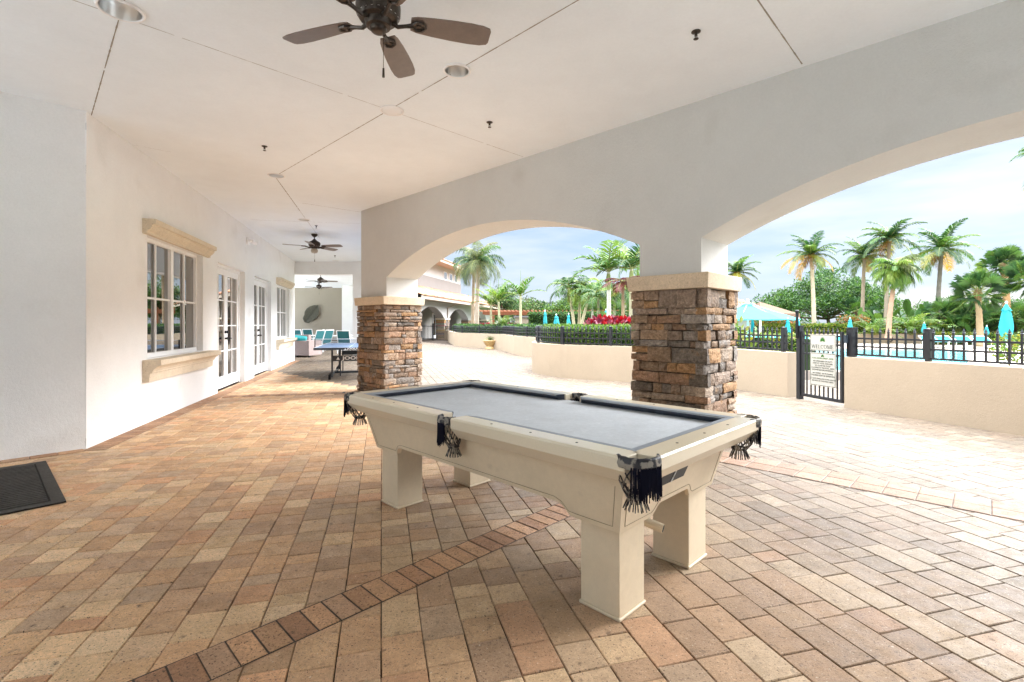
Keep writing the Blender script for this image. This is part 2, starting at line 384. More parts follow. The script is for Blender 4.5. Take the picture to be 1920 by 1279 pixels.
def doors(a, c, z1):
    y0, y1 = .12, .17
    f = MB(); f.box(a,a+.05,y0-.02,y1+.03,0,z1); f.box(c-.05,c,y0-.02,y1+.03,0,z1); f.box(a+.05,c-.05,y0-.02,y1+.03,z1-.05,z1)
    f.build('door_frame', M['trim'], house)
    m = (a+c)/2
    for q0, q1, hx in ((a+.052,m-.002,m-.06),(m+.002,c-.052,m+.06)):
        d = MB(); st = .105; zb, zt = .02, z1-.053
        d.box(q0,q0+st,y0,y1,zb,zt); d.box(q1-st,q1,y0,y1,zb,zt)
        d.box(q0+st,q1-st,y0,y1,zb,.24); d.box(q0+st,q1-st,y0,y1,zt-.13,zt)
        qm = (q0+q1)/2; d.box(qm-.012,qm+.012,y0+.008,y1-.01,.24,zt-.13)
        for k in (1,2,3):
            zz = .24 + (zt-.13-.24)*k/4; d.box(q0+st,q1-st,y0+.01,y1-.008,zz-.012,zz+.012)
        dd = d.build('door', M['trim'], house)
        g = MB(); g.add([(q0+st,y0+.025,.24),(q1-st,y0+.025,.24),(q1-st,y0+.025,zt-.13),(q0+st,y0+.025,zt-.13)], [(0,1,2,3)])
        g.build('pane', M['glass'], dd, recalc=False)
        h = MB(); h.tube([(hx,y0,1.0),(hx,y0-.06,1.0)], .022, 10); sg = 1 if hx > m else -1
        h.tube([(hx,y0-.05,1.0),(hx+sg*.11,y0-.055,.995)], .011, 8)
        h.tube([(hx,y0,1.13),(hx,y0-.025,1.13)], .028, 12)
        h.build('handle', M['black'], dd)
        hg = MB()
        hx2 = q0 if hx > m else q1
        e = q1 if hx > m else q0
        for zz in (.3,1.2,2.1): hg.tube([(e,y0-.012,zz-.05),(e,y0-.012,zz+.05)], .009, 6)
        hg.build('hinge', M['chrome'], dd)
for k, a, c, z0, z1 in HOLES:
    window(a, c, z0, z1) if k == 'w' else doors(a, c, z1)

sw = thing('stucco_wall', 'bare white stucco wall turning the near corner beside the doormat', 'wall', (W0[0], W0[1], 0))
b = MB(); e = (W0[0]-4.2*.7009, W0[1]-4.2*.7133); k = (-.7133*.25, .7009*.25)
b.poly([(W0[0]-.002,W0[1]-.001),(W0[0]-.26,W0[1]+.2),(e[0]+k[0],e[1]+k[1]),(e[0],e[1])][::-1], 0, CEIL)
b.build('wall', M['stucco'], sw, world=True)

rw = thing('patio_wall', 'unseen white wall added at the patio end to block light', 'wall', (*AW(9.7,0),0))
b = MB(); b.obox(AW(9.72,-3.5),AW(9.72,4.7),.2,0,CEIL-.003); b.build('wall', M['stucco'], rw, world=True)  # added out of view, keeps light from the right end off the walls
rw = thing('patio_wall', 'unseen long beige wall added behind the camera to cut light from the back', 'wall', (-3,-8.4,0))
b = MB(); b.obox((-11,-8.0),(4.0,-9.0),.2,0,CEIL-.003); b.obox((4.0,-9.0),AW(9.6,-5),.2,0,CEIL-.003); b.build('wall', M['beigewall'], rw, world=True)  # added out of view, cuts the light reaching the arcade from behind
# security camera on the wall
p = LW(6.27, 0)
sc = thing('wall_camera', 'small white security camera high on the wall above the first french doors', 'camera', (p[0], p[1], 3.18), math.atan2(CD[1], CD[0]))
b = MB(); b.tube([(0,0,0),(0,-.05,0)], .085, 16); b.build('mount', M['white'], sc, bevel=.006)
b = MB(); b.tube([(0,-.05,0),(.02,-.10,.0)], .03, 10); b.tube([(.0,-.10,.01),(.13,-.16,-.02)], .048, 14); b.build('body', M['white'], sc, bevel=.005)
b = MB(); b.tube([(.131,-.161,-.0203),(.138,-.164,-.022)], .034, 14); b.build('lens', M['black'], sc)

# ------------------------------------------------------------------ ceiling
END = LW(12.62)
cn = AW(-8.77, 4.728)                            # corner where the arcade turns
far = (cn[0]+CD[0]*21.3, cn[1]+CD[1]*21.3)
b = MB()
CPTS = [(W0[0]-4.2*.7009-.2, W0[1]-4.2*.7133-.4), (-11,-8.0), (4.0,-9.0), AW(9.6,-5.0), AW(9.6,5.3), AW(-8.77,5.3), (far[0],far[1]), (far[0]-7.6,far[1]), (END[0]-2.6,END[1]-.5), (END[0]-.2,END[1]), (W0[0]-.2,W0[1]+.1)]
b.poly(CPTS, CEIL, CEIL+.35)
CANS = [(226,18,.125),(857,132,.105),(518,329,.105),(570,412,.105),(629,489,.105)]
cl = b.build('ceiling', M['ceiling'])
kb = MB()
for u_, v_, r_ in CANS:
    x_, y_ = G(u_, v_, CEIL); n_ = 28; q_ = [(x_+(r_-.004)*math.cos(2*math.pi*i/n_), y_+(r_-.004)*math.sin(2*math.pi*i/n_)) for i in range(n_)]
    kb.poly(q_, CEIL-.1, CEIL+.17)
cut = kb.build('cutter', M['ceiling']); bmod = cl.modifiers.new('holes','BOOLEAN'); bmod.object = cut; bmod.operation = 'DIFFERENCE'; bmod.solver = 'EXACT'
dg_ = bpy.context.evaluated_depsgraph_get(); me_ = bpy.data.meshes.new_from_object(cl.evaluated_get(dg_))
cl.modifiers.clear(); cl.data = me_; bpy.data.objects.remove(cut)
setp(cl, kind='structure')
b = MB()
def CLp(u, v): return G(u, v, CEIL)
JL = [((-3.6,2.95),(.15,6.43)), (AW(-1.9,-.35+3.3),None)]
def joint(p0, p1, w):
    P0, P1 = Vector(p0), Vector(p1); n = int((P1-P0).length/.05)+1
    d = (P1-P0).normalized(); q = Vector((-d.y,d.x))
    for i in range(n):
        a = P0.lerp(P1, i/n); c = P0.lerp(P1, (i+1)/n)
        ww = w*rnd.uniform(.55,1.15)
        if rnd.random() < .02 or any(((a+c)*.5-Vector(G(u_,v_,CEIL))).length < r_ for u_,v_,r_ in CANS): continue
        b.add([(a.x-q.x*ww/2,a.y-q.y*ww/2,CEIL-.0015),(c.x-q.x*ww/2,c.y-q.y*ww/2,CEIL-.0015),(c.x+q.x*ww/2,c.y+q.y*ww/2,CEIL-.0015),(a.x+q.x*ww/2,a.y+q.y*ww/2,CEIL-.0015)], [(0,1,2,3)])
joint((-3.6,2.7), CLp(981,294), .006)
a0, a1 = Vector(CLp(1084,0)), Vector(CLp(518,329)); joint(a0+(a0-a1)*.25, a1, .010)
a0, a1 = Vector(CLp(233,0)), Vector(CLp(171,217)); joint(a0+(a0-a1)*.6, a1, .010)
a0, a1 = Vector(CLp(1421,0)), Vector(CLp(1504,120)); joint(a0+(a0-a1)*1.2, a1, .011)
joint(CLp(518,334), CLp(562,395), .012); joint(CLp(562,395), CLp(600,447), .006)
joint(CLp(562,380), CLp(676,397.5), .010); joint(CLp(470,412), CLp(676,419.5), .008)
joint(CLp(242,270), CLp(320,285), .004)
b.build('joint_line', mat('joint_gap', (.33,.30,.26), .9, .1), cl, recalc=False)

# ------------------------------------------------------------------ arcade
RA, CRN, HS = 5.87, 2.74, 2.566
def arch_z(x): return CRN - (RA - math.sqrt(RA*RA - x*x))
D0, D1 = 4.728, 5.40
ar = MB()
segs = [('p',-8.77,-7.842),('a',-7.842,-2.71),('p',-2.71,-2.037),('a',-2.037,3.095),('p',3.095,3.77),('a',3.77,8.9),('p',8.9,9.6)]
def P3(s, d, z): x, y = AW(s, d); return (x, y, z)
TOP = CEIL
for k, s0, s1 in segs:
    if k == 'p':
        zb_ = 0 if s0 > 3 else 1.78
        vs = [P3(s0,D0,zb_),P3(s1,D0,zb_),P3(s1,D0,TOP),P3(s0,D0,TOP),P3(s0,D1,zb_),P3(s1,D1,zb_),P3(s1,D1,TOP+.8),P3(s0,D1,TOP+.8)]
        ar.add(vs[:4], [(0,1,2,3)]); ar.add(vs[4:], [(3,2,1,0)]); ar.add([vs[0],vs[1],vs[5],vs[4]], [(3,2,1,0)])
        zz = 2.15
        ar.add([P3(s1,D0,zb_),P3(s1,D1,zb_),P3(s1,D1,zz if s1<9.3 else TOP),P3(s1,D0,zz if s1<9.3 else TOP)], [(0,1,2,3)])
        ar.add([P3(s0,D0,zb_),P3(s0,D1,zb_),P3(s0,D1,zz if s0>-8 else TOP),P3(s0,D0,zz if s0>-8 else TOP)], [(3,2,1,0)])
    else:
        m = (s0+s1)/2; n = 48
        for i in range(n):
            a, c = s0+(s1-s0)*i/n, s0+(s1-s0)*(i+1)/n
            za, zc = arch_z(a-m), arch_z(c-m)
            ar.add([P3(a,D0,za),P3(c,D0,zc),P3(c,D0,TOP),P3(a,D0,TOP)], [(0,1,2,3)])
            ar.add([P3(a,D1,za),P3(c,D1,zc),P3(c,D1,TOP+.8),P3(a,D1,TOP+.8)], [(3,2,1,0)])
            ar.add([P3(a,D0,za),P3(c,D0,zc),P3(c,D1,zc),P3(a,D1,za)], [(3,2,1,0)])
# roof edge closing and the side beam that runs on along the walk
arc = thing('arcade', 'white stucco arcade with two wide segmental arches open to the pool court', 'arcade', (*AW(-2.4,5.06),0))
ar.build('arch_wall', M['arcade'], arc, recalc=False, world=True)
b = MB()
q0 = Vector(cn); q1 = q0 + Vector(CD)*6.6; q2 = q0 + Vector(CD)*8.2
n = Vector(CP)*.30
b.poly([(q0.x+n.x*.2,q0.y+n.y*.2),(q0.x+n.x*1.3,q0.y+n.y*1.3),(q2.x+n.x,q2.y+n.y),(q2.x,q2.y)], 2.7, CEIL-.002)
b.build('side_beam', M['stucco'], arc, world=True)

# ------------------------------------------------------------------ stone columns
SPAL = [(.235,.165,.115),(.30,.205,.135),(.27,.20,.15),(.21,.175,.145),(.33,.255,.19),(.165,.135,.11),(.34,.20,.10),(.26,.22,.185),(.29,.18,.115)]
def stone_block(mb, face_o, u0, u1, z0, z1, prot, axis_u, axis_n, c, back=-.09):
    nx = max(3, int((u1-u0)/.05)); nz = max(2, int((z1-z0)/.035)) + 1
    rr = .012; ang = [rnd.uniform(-.007,.007) for _ in range(4)]
    vs = []
    tilt = rnd.uniform(-.006,.006)
    for j in range(nz+1):
        for i in range(nx+1):
            fx, fz = i/nx, j/nz
            u = u0+(u1-u0)*fx; z = z0+(z1-z0)*fz
            e = prot + tilt*(fx-.5) + rnd.uniform(-.0035,.0035)
            if i in (0,nx) or j in (0,nz): e -= rr*rnd.uniform(.5,1.3)
            z += (ang[0]*(1-fx)+ang[1]*fx)*(1-fz) + (ang[2]*(1-fx)+ang[3]*fx)*fz
            if i in (0,nx): u += rnd.uniform(-.003,.003)
            if j in (0,nz): z += rnd.uniform(-.002,.002)
            p = face_o + axis_u*u + axis_n*e
            vs.append((p.x, p.y, max(.002,z)))
    fs = [(j*(nx+1)+i, j*(nx+1)+i+1, (j+1)*(nx+1)+i+1, (j+1)*(nx+1)+i) for j in range(nz) for i in range(nx)]
    ring = [i for i in range(nx+1)] + [j*(nx+1)+nx for j in range(1,nz+1)] + [nz*(nx+1)+i for i in range(nx-1,-1,-1)] + [j*(nx+1) for j in range(nz-1,0,-1)]
    base = len(vs)
    for r in ring:
        v = Vector(vs[r]); fr = face_o + axis_u*((u0+u1)/2)
        dep = (v - Vector((face_o.x,face_o.y,v.z))).dot(axis_n)
        p = v - axis_n*(dep - back); vs.append((p.x,p.y,v.z))
    k = len(ring)
    fs += [(ring[i], base+i, base+(i+1)%k, ring[(i+1)%k]) for i in range(k)]
    mb.add(vs, fs, c)
def stone_column(label, sc, dc, hs, hd, cs, cd, wide):
    cx, cy = AW(sc, dc)
    root = thing('stone_column', label, 'column', (cx, cy, 0), math.atan2(AE[1], AE[0]), 'stone columns of the arcade')
    mb = MB(); H = 1.645
    courses = []; z = 0.0
    while z < H-.03:
        h = rnd.choice(wide)
        if H-(z+h) < .05: h = H-z
        courses.append((z, min(h, H-z))); z += h
    faces = [(Vector((0,-hd,0)),Vector((1,0,0)),Vector((0,-1,0)),hs),(Vector((hs,0,0)),Vector((0,1,0)),Vector((1,0,0)),hd),
             (Vector((0,hd,0)),Vector((-1,0,0)),Vector((0,1,0)),hs),(Vector((-hs,0,0)),Vector((0,-1,0)),Vector((-1,0,0)),hd)]
    for ci, (z0, h) in enumerate(courses):
        for fi, (fo, au, an, hw) in enumerate(faces):
            ext = (.02 if (ci+fi) % 2 == 0 else -.035)
            u = -hw - ext
            end = hw + ext
            while u < end-.01:
                w = rnd.choice([.10,.16,.2,.26,.32,.40]) * (1 if h > .08 else .9)
                if end-(u+w) < .09: w = end-u
                c0 = rnd.choice(SPAL); k = rnd.uniform(.8,1.25); c = tuple(q*k*.88 for q in c0)
                pr = rnd.uniform(-.008,.026); g = rnd.uniform(.002,.006)
                if h > .10 and w < .28 and rnd.random() < .3:
                    hm = h*rnd.uniform(.4,.6)
                    stone_block(mb, fo, u+g, u+w-g, z0+g, z0+hm-.003, pr, au, an, c)
                    c0 = rnd.choice(SPAL); c = tuple(q*k for q in c0)
                    stone_block(mb, fo, u+g, u+w-g, z0+hm+.003, z0+h-g, rnd.uniform(-.008,.026), au, an, c)
                else:
                    stone_block(mb, fo, u+g, u+w-g, z0+g, z0+h-g, pr, au, an, c)
                u += w
    mb.build('stonework', M['stone'], root, recalc=False, smooth=False)
    b = MB(); b.box(-hs+.028,hs-.028,-hd+.028,hd-.028,.003,H); b.build('core', M['mortar'], root)
    b = MB(); t = .012
    b.add([(-cs+t,-cd+t,1.647),(cs-t,-cd+t,1.647),(cs-t,cd-t,1.647),(-cs+t,cd-t,1.647),(-cs,-cd,1.797),(cs,-cd,1.797),(cs,cd,1.797),(-cs,cd,1.797)],
          [(0,3,2,1),(4,5,6,7),(0,1,5,4),(1,2,6,5),(2,3,7,6),(3,0,4,7)])
    b.build('capstone', M['cap'], root, bevel=.008)
    return root
stone_column('nearer stacked stone column with wide brown blocks, right behind the pool table', -2.365, 5.06, .395, .395, .447, .445, [.10,.12,.14,.155,.09,.07])
stone_column('farther stacked stone column with thin ledge stones beside the ping pong table', -8.29, 5.06, .485, .40, .545, .45, [.06,.075,.09,.10,.12,.13,.05])

# ------------------------------------------------------------------ far end of the walk
b = MB(); E0 = LW(12.62, .0); E1 = LW(12.62, 2.10); w = Vector(CD)*.35
e1d = (1, .02)
b.poly([E0,(E0[0]+2.08,E0[1]+.05),(E0[0]+2.08+w.x,E0[1]+.05+w.y),(E0[0]+w.x,E0[1]+w.y)], 3.045, CEIL-.002)
bm_ = b.build('beam', M['stucco']); setp(bm_, 'white dropped beam crossing the walk at the far end of the wall', 'beam')
pr = thing('square_pillar', 'white square pillar at the end of the dropped beam, partly behind the stone column', 'pillar', (E0[0]+2.5,17.6,0))
b = MB(); b.box(-5.62,-4.75,17.22,17.9,0,CEIL-.003); b.build('shaft', M['stucco'], pr, world=True)
pl = thing('square_pillar', 'white pillar farther off beside the beige wall with the leaf sculpture', 'pillar', (-9.9,28.5,0))
b = MB(); b.box(XU(641,28),XU(641,28)+1.5,28,28.8,0,CEIL-.003); b.build('shaft', M['stucco'], pl, world=True)
bw = thing('patio_wall', 'shaded beige wall at the far end of the dining patio, holding the leaf sculpture', 'wall', (-11.5,30,0))
b = MB(); b.box(-15.5,-9.2,30,30.3,0,CEIL-.003); b.build('wall', M['beigewall'], bw, world=True)
# leaf sculpture
cx, cz = XU(586,29.9), ZV(586,29.9)
b = MB(); pts = []
prof_l = [(0,0),(.12,.20),(.30,.33),(.5,.36),(.7,.30),(.88,.16),(1.0,.0)]
n = 18; grid = []
ax = Vector((.62,0,.78)).normalized(); ay = Vector((-.78,0,.62))
org = Vector((cx-.36,29.84,cz-.47))
def hw(t):
    for i in range(len(prof_l)-1):
        if prof_l[i][0] <= t <= prof_l[i+1][0]:
            k = (t-prof_l[i][0])/(prof_l[i+1][0]-prof_l[i][0]); return prof_l[i][1]*(1-k)+prof_l[i+1][1]*k
    return 0
for i in range(n+1):
    t = i/n
    for j in range(-6,7):
        k = j/6; wv = (.5+.5*math.sin(t*38 - abs(k)*6))*.02
        p = org + ax*(t*1.18 - (.16*(abs(k)) if t < .15 else 0)) + ay*(hw(min(1,t+.02))*1.18*k*(1 if t > .02 else .55)) + Vector((0,-.10*abs(k)**1.5*.5-wv+.05,0))
        grid.append(p)
b.add(grid, [(i*13+j,i*13+j+1,(i+1)*13+j+1,(i+1)*13+j) for i in range(n) for j in range(12)])
b.tube([org-ax*.12+Vector((0,-.02,0)), org+ax*1.1+Vector((0,-.03,0))], .012, 6)
lo = b.build('leaf_sculpture', M['leafart'], recalc=False, smooth=True)
m = lo.modifiers.new('sol','SOLIDIFY'); m.thickness = .015
setp(lo, 'large dark metal leaf sculpture hung on the beige patio wall', 'wall art')

# ------------------------------------------------------------------ ceiling fixtures
def fan(label, x, y, rot, rod, light, R_=.70):
    root = thing('ceiling_fan', label, 'ceiling fan', (x, y, CEIL), rot, 'ceiling fans over the patio')
    zb = -rod
    b = MB(); b.lathe([(.02,-.002),(.075,-.002),(.072,-.03),(.05,-.055),(.025,-.075)][::-1], 18); b.build('canopy', M['bronze'], root, smooth=False, bevel=.002)
    b = MB(); b.tube([(0,0,-.07),(0,0,zb+.16)], .013, 10); b.build('downrod', M['bronze'], root)
    b = MB(); b.lathe([(.03,zb-.06),(.075,zb-.055),(.085,zb-.02),(.115,zb-.012),(.135,zb+.02),(.138,zb+.075),(.12,zb+.105),(.07,zb+.13),(.03,zb+.17),(.015,zb+.18)], 24)
    b.build('motor', M['bronze'], root, bevel=.003)
    b = MB()
    for i in range(20):
        an = 2*math.pi*i/20; c_, s_ = math.cos(an), math.sin(an)
        b.beam((c_*.095,s_*.095,zb-.0125),(c_*.125,s_*.125,zb+.007), .012, .004)
    b.build('vent', M['chrome'], root)
    b = MB()
    if light:
        b.lathe([(.04,zb-.17),(.07,zb-.155),(.085,zb-.11),(.075,zb-.075),(.05,zb-.06)], 18); b.build('lamp_shade', M['frost'], root, smooth=True)
    else:
        b.lathe([(.015,zb-.092),(.036,zb-.090),(.048,zb-.080),(.052,zb-.060),(.068,zb-.056)], 20); b.build('switch_cap', M['bronze'], root, smooth=False, bevel=.003)
    b = MB(); b.tube([(.03,-.04,zb-.06),(.03,-.04,zb-.33)], .0018, 5); b.tube([(.03,-.04,zb-.33),(.03,-.04,zb-.385)], [.006,.008], 8); b.build('pull_chain', M['bronze'], root)
    bl = MB()                                     # blade outline along +x
    R_ += .015
    prof_b = [(.20,.050),(.24,.064),(.34,.076),(.46,.084),(.58,.087),(.66,.082),(R_-.010,.068),(R_,.048)]
    up = [(x_,w) for x_,w in prof_b]; outl = [(x_,-w*.95) for x_,w in up] + [(x_,w) for x_,w in reversed(up)]
    tl = R(-12); k = len(outl)
    def tp(x_, y_, z_): return (x_, y_*math.cos(tl), zb-.005 + y_*math.sin(tl) + z_)
    bl.add([tp(x_,y_,0) for x_,y_ in outl]+[tp(x_,y_,.007) for x_,y_ in outl], [tuple(range(k-1,-1,-1)),tuple(range(k,2*k))]+[(i,(i+1)%k,k+(i+1)%k,k+i) for i in range(k)])
    ir = MB()
    ir.tube([(.07,0,zb-.01),(.12,.0,zb-.035),(.17,0,zb-.022),(.215,0,zb-.012)], [.017,.013,.012,.016], 8)
    for q in (-1,1):
        ir.tube([(.20,0,zb-.014),(.235,q*.034,zb-.014+q*.034*math.sin(tl)),(.275,q*.03,zb-.014+q*.03*math.sin(tl)),(.295,0,zb-.014)], .009, 6)
    ir.tube([(.25,0,zb-.012),(.25,0,zb-.018)], .016, 10)
    b0 = i0 = None
    for i in range(5):
        an = 2*math.pi*i/5
        if i == 0:
            b0 = bl.build('blade', M['blade'], root); i0 = ir.build('blade_iron', M['bronze'], b0); bb = b0
        else:
            bb = b0.copy(); col.objects.link(bb); bb.parent = root; bb.rotation_euler = (0,0,an)
            ii = i0.copy(); col.objects.link(ii); ii.parent = bb
    return root
fan('bronze five-blade ceiling fan close above the pool table, cut by the top edge', -.838, 3.06, R(16), .285, False)
fan('bronze ceiling fan with a glass light, hanging over the ping pong table', -4.85, 11.98, R(-8), .30, True)
fan('distant ceiling fan, the higher one over the dining patio', XU(598,26), 26, R(0), .26, False)
fan('distant ceiling fan, the lower one above the leaf sculpture', XU(601,21.5), 21.5, R(20), .32, False)

lg = 'recessed lights in the patio ceiling'
def can_light(label, u, v, opal=False, r=.105):
    x, y = G(u, v, CEIL)
    root = thing('recessed_light', label, 'ceiling light', (x, y, CEIL), 0, lg)
    b = MB(); n = 28
    vs = []
    for rr, z in ((r+.018,-.001),(r+.016,-.010),(r,-.012),(r-.004,-.004)):
        vs += [(rr*math.cos(2*math.pi*i/n), rr*math.sin(2*math.pi*i/n), z) for i in range(n)]
    b.add(vs, [(k*n+i,k*n+(i+1)%n,(k+1)*n+(i+1)%n,(k+1)*n+i) for k in range(3) for i in range(n)])
    b.build('trim_ring', M['white'], root, smooth=True)
    b = MB()
    if opal:
        b.lathe([(r-.002,-.004),(r-.01,-.011),(r*.5,-.016),(.002,-.018)], n); b.build('lens', M['opal'], root, smooth=True)
    else:
        vs = []; pr = [(r-.0045,-.006),(r-.008,.02),(r-.014,.06),(r-.024,.11),(.05,.145),(.002,.148)]
        for rr, z in pr: vs += [(rr*math.cos(2*math.pi*i/n), rr*math.sin(2*math.pi*i/n), z) for i in range(n)]
        b.add(vs, [(k*n+i,k*n+(i+1)%n,(k+1)*n+(i+1)%n,(k+1)*n+i) for k in range(len(pr)-1) for i in range(n)])
        b.build('reflector', M['chrome'], root, smooth=True)
        b = MB(); b.lathe([(.012,.06),(.030,.065),(.034,.09),(.022,.13),(.018,.146)], 14); b.build('bulb', M['opal'], root, smooth=True)
can_light('large recessed can light with steel reflector at the crossing of joints near the left corner', 226, 18, r=.125)
can_light('recessed can light with steel reflector just right of the near fan', 857, 132)
can_light('round white opal disc light where two ceiling joints cross', 735, 207, True)
can_light('recessed can light at the end of the long ceiling joint, left of the arcade', 518, 329)
can_light('recessed can light just before the fan with a glass light', 570, 412)
can_light('most distant recessed can light, beyond the fan with a glass light', 629, 489)
def sprinkler(label, u, v):
    x, y = G(u, v, CEIL)
    b = MB(); b.lathe([(.034,-.001),(.034,-.006),(.02,-.012),(.012,-.016),(.010,-.035)], 14)
    for q in (-1,1): b.beam((q*.010,0,-.03),(q*.004,0,-.055), .004, .004)
    b.lathe([(.019,-.055),(.019,-.058),(.003,-.060)], 12)
    b.xf(Matrix.Translation((x,y,CEIL)))
    setp(b.build('sprinkler_head', M['bronze']), label, 'sprinkler', 'fire sprinklers in the patio ceiling')
sprinkler('dark ceiling sprinkler on the left, between the near fan and the window', 496, 274)
sprinkler('dark ceiling sprinkler right of the white opal disc light', 918, 229)
sprinkler('dark ceiling sprinkler above the nearer arch, near the top edge', 1305, 59)
sprinkler('small sprinkler right above the fan with a glass light', 593, 423)
sprinkler('tiny sprinkler beyond the fan with a glass light', 628, 479)

# ------------------------------------------------------------------ pool table (local x: width, y: length; -y end is the near end)
CT = (.496 + .6285*.713 - .701*1.25, 1.816 + .6285*.701 + .713*1.25)
pt = thing('pool_table', 'beige outdoor pool table with grey felt, dark cushions and fringed black pockets', 'pool table', (CT[0], CT[1], 0), R(44.5))
HX, HY = .6285, 1.25
for sx in (-1,1):
    for sy in (-1,1):
        x0, x1 = (.225,.432); y0, y1 = (.80,1.01)
        xa, xb = sorted((sx*x0, sx*x1)); ya, yb = sorted((sy*y0, sy*y1))
        b = MB(); b.box(xa,xb,ya,yb,.016,.44); lg_ = b.build('leg', M['tablebody'], pt, bevel=.004)
        b = MB(); b.box(xa-.007,xb+.007,ya-.007,yb+.007,.001,.016); b.build('foot_plate', M['tablebody'], lg_, bevel=.005)
# cabinet: four sloped skirts with a cut-out between the legs
def skirt_z(u, half, cut):
    a = abs(u)
    if a > cut+.07: return .40
    if a < cut: return .455
    k = (a-cut)/.07; k = k*k*(3-2*k); return .455*(1-k)+.40*k
b = MB(); gr = MB()
TX, TY, BX, BY = .535, 1.10, .462, 1.03
def skirt(side):
    N = 60; top = []; bot = []
    half_t, half_b, cut = (TY, BY, .70) if side in 'LR' else (TX, BX, .13)
    for i in range(N+1):
        k = -1 + 2*i/N
        ub = half_b*k; zb = skirt_z(ub, half_b, cut); f = (zb-.40)/(.69-.40)
        ut = half_t*k; u = ub + (half_b + (half_t-half_b)*f - half_b)*k
        off = {'L':BX,'R':BX,'N':BY,'F':BY}[side] + f*({'L':TX-BX,'R':TX-BX,'N':TY-BY,'F':TY-BY}[side])
        offt = {'L':TX,'R':TX,'N':TY,'F':TY}[side]
        def P(o, u, z): return {'L':(-o,u,z),'R':(o,u,z),'N':(u,-o,z),'F':(u,o,z)}[side]
        bot.append((P(off,u,zb), P(off-.022,u*(1-.02),zb), off, u, zb)); top.append((P(offt,ut,.69), P(offt-.022,ut*.98,.69)))
    vs = [q[0] for q in bot]+[q[0] for q in top]+[q[1] for q in bot]+[q[1] for q in top]; m = N+1
    fs = []
    for i in range(N):
        fs += [(i,i+1,m+i+1,m+i),(2*m+i,3*m+i,3*m+i+1,2*m+i+1),(i,2*m+i,2*m+i+1,i+1)]
    b.add(vs, fs)
    # scribed border line following the cut-out
    def face(u, z, pr=.0012):
        f = (z-.40)/.29
        o0 = {'L':BX,'R':BX,'N':BY,'F':BY}[side]; o1 = {'L':TX,'R':TX,'N':TY,'F':TY}[side]
        o = o0+(o1-o0)*f+pr
        return {'L':(-o,u,z),'R':(o,u,z),'N':(u,-o,z),'F':(u,o,z)}[side]
    hb = half_b-.03
    path = [face(-(hb+.045), .62), face(-hb,.425)] + [face(q*hb, skirt_z(q*hb*1.02,half_b,cut+.012)+.024) for q in [(-1+2*i/50) for i in range(1,50)]] + [face(hb,.425), face(hb+.045,.62)]
    gr.tube(path, .0013, 4)
for s_ in 'LRNF': skirt(s_)
cab = b.build('cabinet', M['tablebody'], pt, recalc=True)
gr.build('scribe_line', mat('scribe', (.24,.18,.11), .7, .2), cab)
b = MB(); b.box(-.44,.44,-1.0,1.0,.47,.70); b.build('underside', M['black'], pt)
b = MB(); b.box(-.53,.53,-1.15,1.15,.700,.744); b.build('bed', M['felt'], pt)
# ball window on the near end
b = MB()
def endface(x, z, pr=.002):
    f = (z-.40)/.29; return (x, -(BY+(TY-BY)*f)-pr, z)
b.add([endface(-.21,.545),endface(.05,.545),endface(.085,.605),endface(-.175,.605)], [(0,1,2,3)])
b.build('ball_window', mat('dark_glass',(.012,.012,.012),.35,.2), cab, recalc=False)
b = MB(); b.beam(endface(-.082,.546,.004), endface(-.046,.604,.004), .004, .004); b.build('window_bar', M['trim'], cab)
for p0_, p1_ in (((-.185,-.82,.375),(-.115,-1.045,.325)),((-.21,-.70,.34),(-.205,-.90,.30))):
    b = MB(); b.tube([p0_, p1_], .022, 14); o_ = b.build('return_pipe', M['tablebody'], pt)
    d_ = (Vector(p1_)-Vector(p0_)).normalized(); b = MB(); b.tube([Vector(p1_)+d_*.0008, Vector(p1_)+d_*.003], .017, 12); b.build('pipe_mouth', M['black'], o_)
# rails
RP = [(.052,.668),(.0,.728),(-.001,.776),(.006,.785),(.112,.785),(.112,.668)]
CPF = [(.1125,.7853),(.150,.7815),(.162,.7745),(.160,.766),(.142,.746),(.1125,.746)]
cg, sg_ = .088, .062
rails = [((-HX,-HY+cg,0),(-HX,-sg_,0),(1,0,0)),((-HX,sg_,0),(-HX,HY-cg,0),(1,0,0)),((HX,-HY+cg,0),(HX,-sg_,0),(-1,0,0)),((HX,sg_,0),(HX,HY-cg,0),(-1,0,0)),
         ((-HX+cg,-HY,0),(HX-cg,-HY,0),(0,1,0)),((-HX+cg,HY,0),(HX-cg,HY,0),(0,-1,0))]
for a, c, nn in rails:
    b = MB(); b.prof(RP, a, c, nn); r = b.build('rail', M['railtop'], pt, bevel=.003)
    A, C_ = Vector(a), Vector(c); d = (C_-A).normalized()
    b = MB()
    # cushion mitred at its ends
    n = len(CPF); vs = []
    for P, sg in ((A,1),(C_,-1)):
        for o, z in CPF: vs.append(P + Vector(nn)*o + d*sg*(max(0,(o-.1125))*.9+.012) + Vector((0,0,z)))
    dk, lt = (.055,.062,.082), (.27,.295,.325)       # dark nose cloth, sky sheen coloured into the top faces
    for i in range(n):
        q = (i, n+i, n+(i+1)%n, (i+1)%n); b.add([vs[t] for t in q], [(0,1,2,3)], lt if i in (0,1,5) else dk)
    b.add(vs[:n], [tuple(range(n))], dk); b.add(vs[n:], [tuple(range(n-1,-1,-1))], dk)
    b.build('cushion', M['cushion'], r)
    Ln = (C_-A).length
    for k in (1,2,3):
        p = A + d*(Ln*k/4) + Vector(nn)*.055
        b = MB(); b.lathe([(.0062,.7853),(.006,.7866),(.001,.7868)], 10, p.x, p.y); b.build('sight', M['black'], r)
